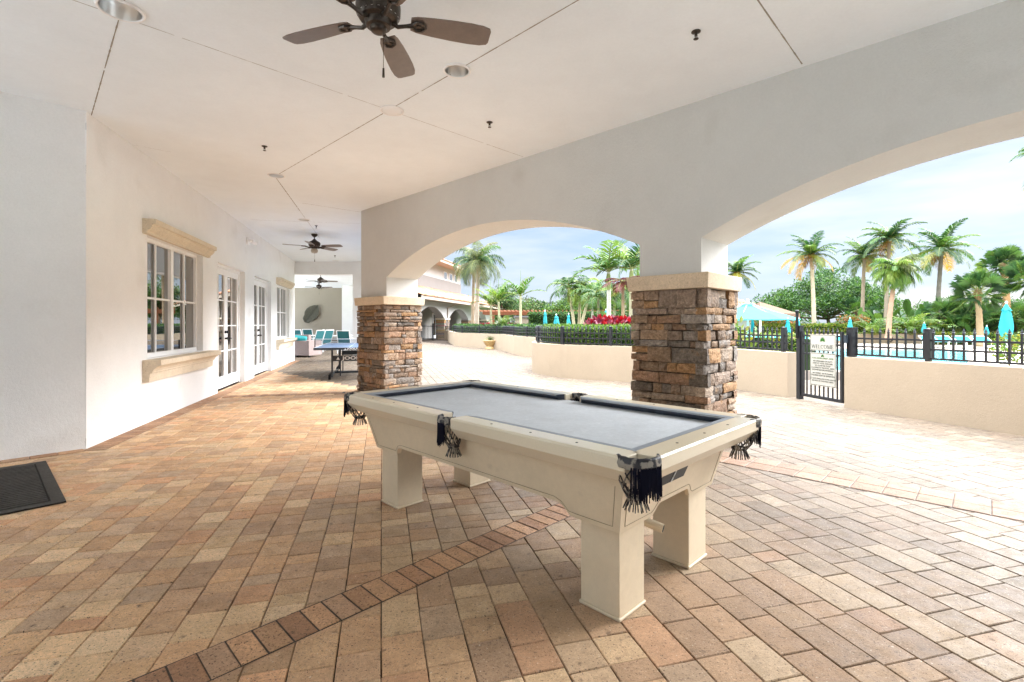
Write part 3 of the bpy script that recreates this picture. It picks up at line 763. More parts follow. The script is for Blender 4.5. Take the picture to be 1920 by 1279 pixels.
def pocket(cx, cy, rad, a0, a1, netang, f0=None, f1=None):
    f0 = a0 if f0 is None else f0; f1 = a1 if f1 is None else f1
    rm = MB(); n = 18; pr = []
    for i in range(n+1):
        an = R(a0 + (a1-a0)*i/n); c_, s_ = math.cos(an), math.sin(an)
        ring = [(rad-.012,.742),(rad+.006,.742),(rad+.010,.760),(rad+.006,.784),(rad-.004,.789),(rad-.014,.782)]
        pr += [(cx+q*c_, cy+q*s_, z+.0015*math.sin(i*2.1)) for q, z in ring]
    k = 6
    rm.add(pr, [(i*k+j,i*k+(j+1)%k,(i+1)*k+(j+1)%k,(i+1)*k+j) for i in range(n) for j in range(k)] + [tuple(range(k)), tuple(n*k+j for j in range(k-1,-1,-1))])
    p = rm.build('pocket', M['leather'], pt, smooth=False, bevel=.003)
    fr = MB(); m = int((f1-f0)/2.2)
    for layer in (0,1):
        for i in range(m+1):
            an = R(f0+2 + (f1-f0-4)*(i+.5*layer)/m); c_, s_ = math.cos(an), math.sin(an)
            rr = rad + .007 - layer*.006; L_ = rnd.uniform(.100,.146)
            x, y = cx+rr*c_, cy+rr*s_; dx, dy = rnd.uniform(-.004,.004), rnd.uniform(-.004,.004)
            if rnd.random() < .10: continue
            fr.tube([(x,y,.762),(x+dx*.3,y+dy*.3,.762-L_*.5),(x+dx,y+dy,.762-L_)], [.0019,.0019,.0017], 5)
    fr.build('fringe', M['fringe'], p)
    nt = MB(); na = 11; lev = [(rad*.97,.748),(rad*.93,.712),(rad*.84,.676),(rad*.68,.640),(rad*.46,.612)]
    # net sags toward the table side and inward
    ix, iy = math.cos(R(netang))*.022, math.sin(R(netang))*.022
    def np_(l, i):
        rr, z = lev[l]; an = 2*math.pi*(i+.5*l)/na; f = l/(len(lev)-1)
        return (cx+ix*f+rr*math.cos(an), cy+iy*f+rr*math.sin(an), z)
    for l in range(len(lev)-1):
        for i in range(na):
            nt.tube([np_(l,i), np_(l+1,i)], .0032, 5); nt.tube([np_(l,i+1), np_(l+1,i)], .0032, 5)
    for i in range(na): nt.tube([np_(len(lev)-1,i), np_(len(lev)-1,i+1)], .006, 5)
    for i in range(26):
        an = 2*math.pi*i/26; q = rad*(.36 if i%2 else .26)
        x, y = cx+ix+q*math.cos(an), cy+iy+q*math.sin(an)
        nt.tube([(x,y,.614),(x+math.cos(an)*.022,y+math.sin(an)*.022,.560)], [.0022,.0028], 5)
    nt.build('net', M['leather'], p)
ci = .080
pocket(-HX+ci,-HY+ci,.082,135,315,45,193,315); pocket(HX-ci,-HY+ci,.082,225,405,135,300,405)
pocket(-HX+ci,HY-ci,.082,45,225,-45,70,165); pocket(HX-ci,HY-ci,.082,-45,135,225)
pocket(-HX+.045,0,.062,95,265,-60,95,205); pocket(HX-.045,0,.062,-85,85,180)

# ------------------------------------------------------------------ doormat
mt = [G(86,866.8), G(124.4,943)]
dv = Vector((-.7009,-.7133)); 
b = MB(); A = Vector(mt[0]); B_ = Vector(mt[1]); d = (B_-A).normalized(); n = Vector((-d.y,d.x))
if n.x > 0: n = -n
Wd = (B_-A).length; Ln = 1.0
def mp(x, y): q = A + d*x + n*y; return (q.x, q.y)
b.col = (.020,.018,.016); b.poly([mp(0,0),mp(Wd,0),mp(Wd,Ln),mp(0,Ln)], .004, .010)
b2 = MB(); b2.col = (.058,.052,.045)
k = .075
for x0,x1,y0,y1 in ((0,Wd,0,k),(0,k,k,Ln),(Wd-k,Wd,k,Ln)): b2.poly([mp(x0,y0),mp(x1,y0),mp(x1,y1),mp(x0,y1)], .010, .015)
nr = 26
for i in range(nr):
    x0 = k + .01 + (Wd-2*k-.02)*i/nr; b2.poly([mp(x0,k+.01),mp(x0+(Wd-2*k)/nr*.55,k+.01),mp(x0+(Wd-2*k)/nr*.55,Ln),mp(x0,Ln)], .010, .016)
b.v += []; n0 = len(b.v); b.col = (.055,.049,.043); b.add(b2.v, b2.f)
setp(b.build('doormat', M['mat']), 'black ribbed rubber doormat lying by the bare white wall', 'doormat')

# ------------------------------------------------------------------ lettering
def text_geo(body, size, ext=.001, align='CENTER', sx=1.0, bold=0.0):
    cu = bpy.data.curves.new('lettering', 'FONT'); cu.body = body; cu.size = size; cu.extrude = ext; cu.align_x = align; cu.align_y = 'CENTER'; cu.offset = bold
    cu.resolution_u = 3
    o = bpy.data.objects.new('lettering', cu); col.objects.link(o)
    dg = bpy.context.evaluated_depsgraph_get(); me = bpy.data.meshes.new_from_object(o.evaluated_get(dg))
    vs = [(v.co.x*sx, v.co.y, v.co.z) for v in me.vertices]; fs = [tuple(p.vertices) for p in me.polygons]
    bpy.data.objects.remove(o); bpy.data.curves.remove(cu); bpy.data.meshes.remove(me)
    return vs, fs
def put_text(mb, body, size, x, z, y, sx=1.0, align='CENTER', bold=0.0):     # text in the local xz plane facing -y
    vs, fs = text_geo(body, size, .0006, align, sx, bold)
    mb.add([(x+a, y-c, z+b_) for a, b_, c in vs], fs)

# ------------------------------------------------------------------ ping pong table
tl0 = G(588,650,.76); 
px0, py0 = XU(588,10.9), 10.9
tt_ = thing('ping_pong_table', 'blue ping pong table on dark steel legs beyond the farther stone column', 'ping pong table', (px0, py0, 0), R(15))
for yy in (0, 1.385):
    b = MB(); b.box(0,1.525,yy,yy+1.37,.728,.76); tp_ = b.build('table_half', M['ttop'], tt_, bevel=.004)
    b = MB(); b.box(.0,1.525,yy-.006,yy+.012,.705,.757); b.box(0,1.525,yy+1.36,yy+1.376,.705,.757); b.box(-.006,.012,yy+.012,yy+1.36,.705,.757); b.box(1.513,1.531,yy+.012,yy+1.36,.705,.757)
    b.build('edge_frame', M['steel'], tp_)
    b = MB()
    for a in ((.004,1.521,yy+.015,yy+.035) if yy == 0 else (.004,1.521,yy+1.335,yy+1.355), (.014,.034,yy+.04,yy+1.33), (1.49,1.51,yy+.04,yy+1.33), (.755,.767,yy+.04,yy+1.33)): b.box(a[0],a[1],a[2],a[3],.7605,.7615)
    b.build('line_marking', M['line'], tp_)
    ly = yy + (.35 if yy == 0 else 1.0)
    for lx in (.36, 1.16):
        b = MB(); b.box(lx-.02,lx+.02,ly-.03,ly+.03,.06,.72); l_ = b.build('leg', M['steel'], tt_)
        b = MB(); b.beam((lx,ly,.20),(lx-.06,ly+.25,.09), .03,.03); b.tube([(lx-.085,ly+.25,.06),(lx-.045,ly+.25,.06)], .06, 14); b.tube([(lx-.03,ly-.02,.06),(lx-.08,ly-.02,.06)], .06, 14); b.build('wheel', M['black'], l_)
        b = MB(); b.box(lx+.12,lx+.145,ly+.62,ly+.645,.02,.72) if yy == 0 else b.box(lx+.12,lx+.145,ly-.62,ly-.6,.02,.72); b.build('outer_leg', M['steel'], tt_)
b = MB(); b.box(.36,1.16,.325,.345,.43,.56); pnl = b.build('brand_panel', M['steel'], tt_)
b = MB(); put_text(b, 'JOOLA', .105, .83, .495, .3225, 1.5, bold=.004); b.add([(.45,.322,.46),(.53,.322,.46),(.49,.322,.53)], [(0,1,2)]); b.build('lettering', M['line'], pnl, recalc=False)
b = MB(); b.box(.55,1.5,.66,.68,.55,.66); b.build('brand_panel', M['steel'], tt_)
b = MB(); put_text(b, 'JOOLA', .05, .83, .731, -.0085, 1.5, bold=.002); b.add([(.655,-.0085,.715),(.69,-.0085,.715),(.672,-.0085,.746)], [(0,1,2)]); b.build('lettering', M['line'], tt_, recalc=False)
b = MB(); b.box(.3,1.3,1.36,1.40,.05,.10); b.box(.3,.33,.5,2.2,.05,.09); b.build('chassis', M['steel'], tt_)
nm = MB(); nz = 8
for i in range(0,75): x = -.14+ i*.0243; nm.box(x,x+.004,1.376,1.379,.77,.905)
for i in range(nz): z = .77 + i*.017; nm.box(-.14,1.665,1.3765,1.3785,z,z+.003)
ne = nm.build('net', M['net'], tt_, recalc=False)
b = MB(); b.box(-.14,1.665,1.374,1.381,.905,.92); b.build('net_tape', M['line'], ne)
for xx in (-.15,1.665):
    b = MB(); b.box(xx,xx+.02,1.36,1.395,.70,.925); b.build('net_post', M['black'], ne)

# ------------------------------------------------------------------ dining patio furniture
def chair_proto():
    root = thing('sling_chair', 'x', 'chair', (0,0,0), 0, 'turquoise sling chairs in the dining patio')
    b = MB(); b.add([(-.25,-.24,.43),(.25,-.24,.43),(.25,.22,.40),(-.25,.22,.40)],[(0,1,2,3)]); o = b.build('seat', M['teal'], root, recalc=False)
    m = o.modifiers.new('s','SOLIDIFY'); m.thickness = .012
    b = MB(); b.add([(-.25,.23,.42),(.25,.23,.42),(.25,.34,.72),(-.25,.34,.72),(.25,.42,.97),(-.25,.42,.97)],[(0,1,2,3),(3,2,4,5)]); o = b.build('backrest', M['teal'], root, recalc=False)
    m = o.modifiers.new('s','SOLIDIFY'); m.thickness = .012
    b = MB()
    for s_ in (-1,1):
        x = s_*.27
        b.tube([(x,.22,.40),(x,.34,.72),(x,.43,1.0)], .016, 6); b.tube([(x,-.25,.42),(x,.22,.40)], .016, 6)
        b.tube([(x,-.27,.0),(x,-.25,.42),(x,-.24,.64),(x,.28,.66)], .016, 6)
        b.tube([(x,.32,.0),(x,.2,.40)], .016, 6)
    b.tube([(-.27,.43,1.0),(.27,.43,1.0)], .016, 6); b.tube([(-.27,-.25,.42),(.27,-.25,.42)], .014, 6)
    b.build('frame', M['white'], root)
    return root
ch = chair_proto()
CH = [(561.5,24.5,R(178),'turquoise sling chair at far left of the dining patio, above the wicker sofa'),
      (584,26.5,R(172),'turquoise sling chair behind the side-on chair next to the wicker sofa'),
      (587,22.0,R(-108),'turquoise sling chair seen side-on right beside the wicker sofa'),
      (605,23.0,R(-112),'turquoise sling chair seen side-on below the leaf sculpture'),
      (624,24.0,R(105),'pale sling chair seen edge-on in front of the shaded beige wall'),
      (649,21.5,R(180),'turquoise sling chair seen from behind in front of the white pillar')]
for i, (u, Y, rz, lb) in enumerate(CH):
    c = ch if i == 0 else copy_tree(ch)
    c.location = (XU(u,Y), Y, 0); c.rotation_euler.z = rz; c['label'] = lb
def dtable(u, Y, lb):
    root = thing('dining_table', lb, 'table', (XU(u,Y),Y,0), 0, 'white patio dining tables')
    b = MB(); b.lathe([(.02,.70),(.55,.70),(.56,.715),(.55,.73),(.02,.73)], 28); b.build('tabletop', M['white'], root)
    b = MB(); b.tube([(0,0,.03),(0,0,.70)], .04, 10); b.lathe([(.26,.0),(.26,.02),(.05,.05)], 18); b.build('pedestal', M['white'], root)
dtable(576,24.2,'round white patio table between the chairs near the wicker sofa')
dtable(640,24.0,'round white patio table by the white pillar')
ws = thing('wicker_sofa', 'brown wicker sofa standing past the end of the long white wall', 'sofa', (XU(570,18.9),18.9,0), R(-14))
b = MB(); b.box(-.38,.26,-.06,.75,.06,.64); b.build('arm', M['wicker'], ws, bevel=.02)
b = MB(); b.box(-1.6,-.38,.0,.8,.06,.42); b.box(-1.6,-.36,.75,.95,.06,.85); b.build('base', M['wicker'], ws, bevel=.02)
for x in (-.33,.21,-1.5):
    b = MB(); b.box(x,x+.05,-.02,.04,.001,.06); b.build('foot', M['black'], ws)
b = MB(); b.box(-.24,.24,-.2,.2,-.07,.07)
cu = b.build('cushion', M['aqua'], None, bevel=.06, seg=3); cu.location = (XU(561,18.95),19.05,.735); cu.rotation_euler = (R(12),R(8),R(20))
setp(cu, 'turquoise cushion lying on the arm of the wicker sofa', 'cushion')

# ------------------------------------------------------------------ planter walls, fences
def off(poly, o):
    P = [Vector(p) for p in poly]; res = []
    for i, p in enumerate(P):
        t = (P[min(i+1,len(P)-1)] - P[max(i-1,0)]).normalized(); res.append((p.x - t.y*o, p.y + t.x*o))
    return res
def resample(poly, step):
    P = [Vector(p) for p in poly]; out = []; acc = 0.0; need = 0.0
    for a, c in zip(P[:-1], P[1:]):
        L_ = (c-a).length; d = (c-a)/L_
        while need <= acc + L_ + 1e-9:
            out.append((a + d*(need-acc), d)); need += step
        acc += L_
    return out
def smooth(poly, it=2):
    P = [Vector(p) for p in poly]
    for _ in range(it):
        Q = [P[0]]
        for a, c in zip(P[:-1], P[1:]): Q += [a*.75+c*.25, a*.25+c*.75]
        Q.append(P[-1]); P = Q
    return [(p.x,p.y) for p in P]
def planter(label, poly, h, th=.24, mat_='cream'):
    b = MB(); o = off(poly, th); n = len(poly)
    vs = [(p[0],p[1],-.01) for p in poly]+[(p[0],p[1],h) for p in poly]+[(p[0],p[1],-.01) for p in o]+[(p[0],p[1],h) for p in o]
    fs = []
    for i in range(n-1): fs += [(i,i+1,n+i+1,n+i),(n+i,n+i+1,3*n+i+1,3*n+i),(2*n+i,3*n+i,3*n+i+1,2*n+i+1)]
    fs += [(0,n,3*n,2*n),(n-1,3*n-1,4*n-1,2*n-1)]
    b.add(vs, fs)
    return setp(b.build('planter_wall', M[mat_], recalc=True), label, 'wall', 'low cream walls around the pool')
MPp = smooth([(.95,16.2),(.60,14.4),(.535,13.4),(.575,13.0),(.693,12.62),(1.074,11.86),(1.709,11.33),(2.686,10.84),(3.7,10.36),(4.30,10.0),(4.55,9.5),(4.861,8.607)])
RPp = [(5.158,7.576),(5.50,6.72),(5.914,5.637),(6.22,4.6),(6.5,3.4)]
LPp = smooth([(-4.6,35),(-3.6,30),(-3.32,28.25),(-2.04,26.6),(-.62,24.4),(-.586,24.35),(-.25,22.6),(0,21.1),(.35,19.95),(.788,18.97),(1.6,18.2),(2.6,17.8)],1)
FPp = [(-5.35,38.6),(-4.2,37.2),(-3.2,36)]
planter('curved cream planter wall right behind the nearer stone column', MPp, .79)
planter('straight cream pool wall right of the metal gate', RPp, .785)
planter('distant cream planter wall with the potted plant before it', LPp, .775)
planter('farthest short cream wall near the loggia pillar', FPp, .76)
def fence(label, poly, z0, z1, sp=.105, post=1.25, firstpost=True, pw_=.021, rails=(.04,.165,.29)):
    root = thing('metal_fence', label, 'fence', (poly[0][0],poly[0][1],z0), 0, 'black metal fences on the low walls')
    b = MB()
    H = z1-z0
    for p, d in resample(poly, sp):
        q = Vector((-d.y,d.x))
        b.beam((p.x,p.y,z0+.03),(p.x,p.y,z0+H-.035), pw_, pw_, up=(d.x,d.y,0))
        b.lathe([(pw_*.5,z0+H-.04),(pw_*1.0,z0+H-.036),(pw_*.9,z0+H-.028),(pw_*.45,z0+H-.02),(pw_*.75,z0+H-.012),(.001,z0+H+.03)], 6, p.x, p.y)
    rs = resample(poly, .15)
    for r in rails:
        for (p, d), (q, e) in zip(rs[:-1], rs[1:]): b.beam((p.x,p.y,z0+r),(q.x,q.y,z0+r), .026, .026)
    b.build('picket_panel', M['darkmetal'], root, world=True, recalc=False)
    for i, (p, d) in enumerate(resample(poly, post)):
        if i == 0 and not firstpost: continue
        b = MB(); a = math.atan2(d.y,d.x); w = .03
        b.box(-w,w,-w,w,z0+.001,z0+H+.005); b.box(-w-.006,w+.006,-w-.006,w+.006,z0+H+.005,z0+H+.018)
        b.lathe([(w*.9,z0+H+.018),(w*.3,z0+H+.03),(.002,z0+H+.035)], 8)
        b.xf(Matrix.Translation((p.x,p.y,0)) @ Matrix.Rotation(a,4,'Z'))
        b.build('post', M['darkmetal'], root, world=True, recalc=False)
fence('black picket fence on the curved planter wall behind the nearer stone column', off(MPp,.12)[3:], .79, 1.215)
fence('black picket fence on the straight pool wall right of the gate', [(p[0],p[1]) for p in off(RPp,.12)], .785, 1.21, sp=.112, post=1.06)
fence('distant black picket fence on the planter wall behind the potted plant', off(LPp,.12)[2:], .775, 1.17, sp=.13, post=1.8)
fence('farthest black picket fence, on the short wall by the loggia pillar', off(FPp,.12), .76, 1.12, sp=.14, post=1.4)
# building gate
lgp = thing('metal_fence', 'tall black picket fence closing the first loggia arch', 'fence', (XU(790,38),38,0), 0, 'black metal fences on the low walls')
b = MB(); y = 38.0; x0, x1 = XU(788,y), XU(820,y)
for i in range(13): x = x0+(x1-x0)*i/12; b.box(x-.012,x+.012,y-.012,y+.012,.05,1.22)
for z in (.12,1.08): b.box(x0,x1,y-.016,y+.016,z,z+.04)
b.build('picket_panel', M['darkmetal'], lgp, world=True)
for x in (x0, XU(812,y)):
    b = MB(); b.box(x-.05,x+.05,y-.05,y+.05,0.001,1.32); b.build('post', M['darkmetal'], lgp, world=True)

# gate
g0, g1 = Vector((4.985,8.42)), Vector((5.158,7.60)); gd = (g1-g0).normalized(); GL = (g1-g0).length
ga = thing('pool_gate', 'black metal pool gate standing between two cream walls with two signs on it', 'gate', (g0.x,g0.y,0), math.atan2(gd.y,gd.x))
# local x along the gate, -y is toward the pool (right of travel is the patio side); work out which side faces the camera
fs_ = -1   # camera side is local -y
b = MB(); zt = 1.17
for x in (0.045, GL-.02): b.box(x-.02,x+.02,-.02,.02,.06,zt)
b.box(.045,GL-.02,-.022,.022,.06,.11)
for z in (.78,.95,1.085): b.box(.045,GL-.02,-.014,.014,z,z+.028)
np_k = 8
for i in range(1,np_k+1):
    x = .045+(GL-.065)*i/(np_k+1); b.box(x-.009,x+.009,-.009,.009,.11,1.16)
    b.lathe([(.009,1.16),(.017,1.166),(.014,1.18),(.008,1.186),(.012,1.195),(.001,1.235)], 6, x, 0)
b.build('gate_leaf', M['darkmetal'], ga, recalc=False)
b = MB(); b.box(-.06,.015,-.04,.04,.002,1.25); b.box(-.07,.025,-.05,.05,1.25,1.27); po = b.build('post', M['darkmetal'], ga)
b = MB(); b.box(-.05,-.005,-.065,-.041,1.05,1.5); b.box(-.04,-.015,-.072,-.06,1.05,1.2); b.lathe([(.03,1.5),(.035,1.52),(.012,1.54)], 10, -.028,-.053); b.build('latch', M['black'], po)
b = MB(); b.box(GL+.03,GL+.11,.06,.14,.787,1.225); b.box(GL+.02,GL+.12,.05,.15,1.225,1.245); po = b.build('post', M['darkmetal'], ga)
b = MB(); b.box(GL-.01,GL+.04,.0,.05,1.0,1.12); b.build('hinge', M['steel'], po)
def sign(name, label, x0, x1, z0, z1):
    r = thing(name, label, 'sign', (g0.x,g0.y,0), math.atan2(gd.y,gd.x))
    b = MB(); b.box(x0,x1,-.034,-.024,z0,z1); b.build('board', M['sign'], r)
    b = MB(); k = .008; w = .006
    for a in ((x0+k,x1-k,z0+k,z0+k+w),(x0+k,x1-k,z1-k-w,z1-k),(x0+k,x0+k+w,z0+k+w,z1-k-w),(x1-k-w,x1-k,z0+k+w,z1-k-w)): b.box(a[0],a[1],-.0355,-.0342,a[2],a[3])
    b.build('border_line', M['signtext'], r)
    return r
def emblem(b, x, z, s):
    for i in range(11):
        an = R(-10 + 200*i/10); L_ = s*(1.0 - .25*abs(math.cos(an)))
        dx, dz = math.cos(an)*L_, math.sin(an)*L_; nx, nz = -math.sin(an)*s*.11, math.cos(an)*s*.11
        b.add([(x,-.036,z),(x+dx*.5+nx,-.036,z+dz*.5+nz),(x+dx,-.036,z+dz),(x+dx*.5-nx,-.036,z+dz*.5-nz)], [(0,1,2,3)])
xa, xb = .235, .735
s1 = sign('welcome_sign', 'cream sign lettered WELCOME under a green palm emblem, upper one on the gate', xa, xb, .855, 1.125)
b = MB(); emblem(b, (xa+xb)/2, 1.02, .075); b.build('emblem', M['signgreen'], s1, recalc=False)
# serif capitals drawn with thick and thin strokes
def serif_word(b, word, x0, z0, h, y, wmul=1.0):
    def q(xa, za, xb, zb, w):       # stroke with horizontal width w
        b.add([(xa-w/2,y,za),(xa+w/2,y,za),(xb+w/2,y,zb),(xb-w/2,y,zb)], [(0,1,2,3)])
    def r(xa, za, xb, zb): b.add([(xa,y,za),(xb,y,za),(xb,y,zb),(xa,y,zb)], [(0,1,2,3)])
    T, t, s_ = h*.17, h*.07, h*.05
    def ring(cx, w, a0, a1):
        n = 22; vs = []
        for i in range(n+1):
            an = R(a0+(a1-a0)*i/n); c_, sn = math.cos(an), math.sin(an)
            wd = t + (T-t)*abs(c_)
            vs += [(cx+w/2*c_, y, z0+h/2+h/2*sn*1.03), (cx+(w/2-wd)*c_, y, z0+h/2+(h/2-t)*sn)]
        b.add(vs, [(2*i,2*i+2,2*i+3,2*i+1) for i in range(n)])
    x = x0
    for chh in word:
        if chh == 'W':
            w = h*1.25; q(x+w*.05,z0+h,x+w*.28,z0,T); q(x+w*.28,z0,x+w*.5,z0+h,t); q(x+w*.5,z0+h,x+w*.73,z0,T); q(x+w*.73,z0,x+w*.95,z0+h,t)
            for k in (.05,.5,.95): r(x+w*k-h*.14,z0+h-s_,x+w*k+h*.14,z0+h)
        elif chh == 'E':
            w = h*.72; r(x+h*.1,z0,x+h*.1+T,z0+h); r(x,z0,x+w,z0+s_); r(x,z0+h-s_,x+w*.95,z0+h); r(x+h*.1,z0+h*.48,x+w*.75,z0+h*.48+s_)
            r(x+w-s_,z0,x+w,z0+h*.24); r(x+w*.95-s_,z0+h*.78,x+w*.95,z0+h); r(x+w*.75-s_,z0+h*.38,x+w*.75,z0+h*.62)
        elif chh == 'L':
            w = h*.70; r(x+h*.1,z0,x+h*.1+T,z0+h); r(x,z0,x+w,z0+s_); r(x,z0+h-s_,x+h*.2+T,z0+h); r(x+w-s_,z0,x+w,z0+h*.26)
        elif chh == 'C':
            w = h*.90; ring(x+w/2,w,48,312); r(x+w*.86,z0+h*.66,x+w*.86+s_,z0+h)
        elif chh == 'O':
            w = h*1.0; ring(x+w/2,w,0,360)
        elif chh == 'M':
            w = h*1.12; q(x+w*.12,z0,x+w*.12,z0+h,t); q(x+w*.14,z0+h,x+w*.5,z0,T); q(x+w*.5,z0,x+w*.86,z0+h,t); q(x+w*.86,z0,x+w*.86,z0+h,T)
            r(x,z0,x+w*.26,z0+s_); r(x+w*.72,z0,x+w,z0+s_); r(x,z0+h-s_,x+w*.2,z0+h); r(x+w*.8,z0+h-s_,x+w,z0+h)
        x += w + h*.10
    return x
tmp = MB(); wl = serif_word(tmp, 'WELCOME', 0, 0, 1, 0)
hh = (xb-xa-.07)/wl
b = MB(); serif_word(b, 'WELCOME', xa+.035, .895, min(hh,.085), -.0362); 
# stretch to width
sc_ = (xb-xa-.07)/(wl*min(hh,.085)); b.v = [(xa+.035+(v[0]-xa-.035)*sc_, v[1], v[2]) for v in b.v]
b.build('lettering', M['signtext'], s1, recalc=False)
s2 = sign('pool_rules_sign', 'tall cream sign with lines of pool rules, lower one on the gate', xa, xb, .28, .825)
b = MB(); emblem(b, (xa+xb)/2, .765, .045); put_text(b, 'POOL HOURS: 8:00AM - DUSK', .034, (xa+xb)/2, .735, -.0355, .92); b.build('emblem', M['signgreen'], s2, recalc=False)
b = MB()
lines = ['NO LIFEGUARD ON DUTY','SWIM AT YOUR OWN RISK','NO GLASS OR FOOD','ALLOWED IN THE POOL AREA','SHOWER BEFORE ENTERING','','NO DIVING  NO RUNNING','CHILDREN MUST BE SUPERVISED','','DO NOT SWALLOW POOL WATER','NO PETS IN THE POOL AREA']
z = .685
for l in lines:
    if l: put_text(b, l, .034, (xa+xb)/2, z, -.0355, .95)
    z -= .036 if l else .018
b.build('lettering', M['signtext'], s2, recalc=False)

# potted plant
pp = thing('urn_pot', 'glazed tan urn planter standing before the distant cream planter wall', 'pot', (-1.12,25.0,0))
b = MB(); b.lathe([(.26,.0),(.27,.04),(.2,.10),(.19,.16),(.26,.22),(.36,.40),(.385,.44),(.375,.46),(.34,.45),(.30,.40),(.02,.38)], 24); b.build('body', M['pot'], pp, smooth=True)
b = MB(); b.lathe([(.31,.405),(.2,.43),(.01,.44)], 16); b.build('soil', M['soil'], pp)
b = MB(); b.sphere(-.78,24.9,.09,.14,12,8); b.tube([(-.78,24.9,.1),(-.62,24.9,.17)], .03, 8); b.tube([(-.86,24.9,.18),(-.80,24.9,.27),(-.70,24.9,.18)], .012, 6)
setp(b.build('watering_can', M['green']), 'small green watering can on the paving beside the urn planter', 'watering can')

# ------------------------------------------------------------------ vegetation
GRN = [lin(74,110,40), lin(92,128,46), lin(60,96,36), lin(110,140,52), lin(52,84,34)]
LIME = [lin(124,166,50), lin(150,186,60), lin(104,150,44), lin(170,196,74), lin(86,132,40)]
DARK = [lin(44,76,34), lin(56,92,40), lin(36,62,30), lin(70,104,46), lin(84,116,54)]
OLIVE = [lin(112,124,68), lin(132,140,82), lin(92,108,58), lin(150,146,96), lin(76,98,52)]
YEL = [lin(190,178,50), lin(160,170,48), lin(206,196,80), lin(120,146,44), lin(150,160,50)]
ORG = [lin(196,110,40), lin(170,130,50), lin(120,130,50), lin(206,150,60), lin(96,116,44)]
RED = [lin(176,16,28), lin(150,30,52), lin(196,30,40), lin(120,30,50), lin(190,100,120), lin(140,50,70)]
for P_, k_ in ((GRN,.64),(LIME,.43),(OLIVE,.55),(YEL,.43),(ORG,.5),(RED,.75),(DARK,.9)): P_[:] = [tuple(q*k_ for q in c_) for c_ in P_]
def jit(c, a=.22):
    k = rnd.uniform(1-a, 1+a); return (c[0]*k*rnd.uniform(.94,1.06), c[1]*k, c[2]*k*rnd.uniform(.9,1.1))
def rdir():
    while True:
        v = Vector((rnd.uniform(-1,1),rnd.uniform(-1,1),rnd.uniform(-1,1)))
        if .05 < v.length < 1: return v.normalized()
def leaf(mb, p, s, c, up=None, asp=.5):
    d = rdir()
    if up: d = (d + Vector(up)).normalized()
    q = d.cross(rdir());
    if q.length < .05: q = d.orthogonal()
    q = q.normalized()*s*asp*.5; nn = d.cross(q).normalized()*s*.10
    p = Vector(p)
    mb.add([p, p+d*s*.45+q+nn, p+d*s, p+d*s*.45-q+nn], [(0,1,2),(0,2,3)], c)
def hedge(label, poly, wdt, z0, z1, size, dens, pal, name='hedge', cat='hedge', group='clipped hedges'):
    root = thing(name, label, cat, (poly[0][0],poly[0][1],z0), 0, group)
    b = MB(); core = MB()
    o = off(poly, wdt); P = [Vector(p) for p in poly]; Q = [Vector(p) for p in o]
    for i in range(len(P)-1):
        L_ = (P[i+1]-P[i]).length; H = z1-z0
        for _ in range(int(L_*H*dens)):
            k = rnd.random(); a = P[i].lerp(P[i+1],k); e = rnd.gauss(0,.018)
            d = (P[i+1]-P[i]).normalized(); n = Vector((-d.y,d.x))
            leaf(b, (a.x+n.x*e, a.y+n.y*e, z0+H*rnd.random()), size*rnd.uniform(.7,1.3), jit(rnd.choice(pal)), (-n.x*.5,-n.y*.5,.4))
        for _ in range(int(L_*wdt*dens*1.1)):
            k = rnd.random(); j = rnd.random(); a = P[i].lerp(P[i+1],k).lerp(Q[i].lerp(Q[i+1],k), j)
            leaf(b, (a.x, a.y, z1+rnd.gauss(0,.03)), size*rnd.uniform(.7,1.3), jit(rnd.choice(pal)), (0,0,.7))
    n = len(poly); ins = .05
    p1 = off(poly, ins); p2 = off(poly, wdt-ins)
    vs = [(p[0],p[1],z0) for p in p1]+[(p[0],p[1],z1-ins) for p in p1]+[(p[0],p[1],z0) for p in p2]+[(p[0],p[1],z1-ins) for p in p2]
    fs = []
    for i in range(n-1): fs += [(i,i+1,n+i+1,n+i),(n+i,n+i+1,3*n+i+1,3*n+i),(2*n+i,3*n+i,3*n+i+1,2*n+i+1)]
    fs += [(0,n,3*n,2*n),(n-1,3*n-1,4*n-1,2*n-1)]
    core.add(vs, fs, (.02,.035,.012))
    b.build('foliage', M['leaf'], root, world=True, recalc=False); core.build('twigs', M['bark'], root, world=True)
    return root
hp = off(MPp, .34); ip = [i for i,p in enumerate(hp) if p[1] < 14.2 ]
hedge('bright green clipped hedge behind the fence of the curved planter wall', [hp[i] for i in ip if hp[i][0] < 4.1 and hp[i][1] > 9.9], .55, .45, 1.20, .055, 2100, GRN+LIME+LIME)
hedge('loose yellow-green hedge inside the pool fence just left of the gate', [(5.25,12.2),(5.9,11.4),(6.2,10.4)], .4, .3, 1.02, .06, 700, LIME+YEL[:2])
hedge('distant clipped hedge behind the fence with the potted plant before it', off(LPp,.40), .9, .5, 1.16, .11, 420, GRN+DARK)
hedge('tall dense clipped hedge behind the three closed umbrellas', [(1.0,30),(4.6,29.2),(8.4,28.2)], .9, 0, 1.92, .13, 300, GRN+DARK)
hedge('long yellow-green hedge on top of the raised bed across the pool', [(17.2,33.2),(22.5,33.0),(29.0,32.6)], .8, .60, 1.18, .15, 300, YEL+LIME)
hedge('lower yellow-green hedge past the end of the raised bed, near the sabal palms', [(25.8,30.2),(31.0,29.6),(38,28.8)], .7, .0, .62, .15, 300, YEL+GRN)

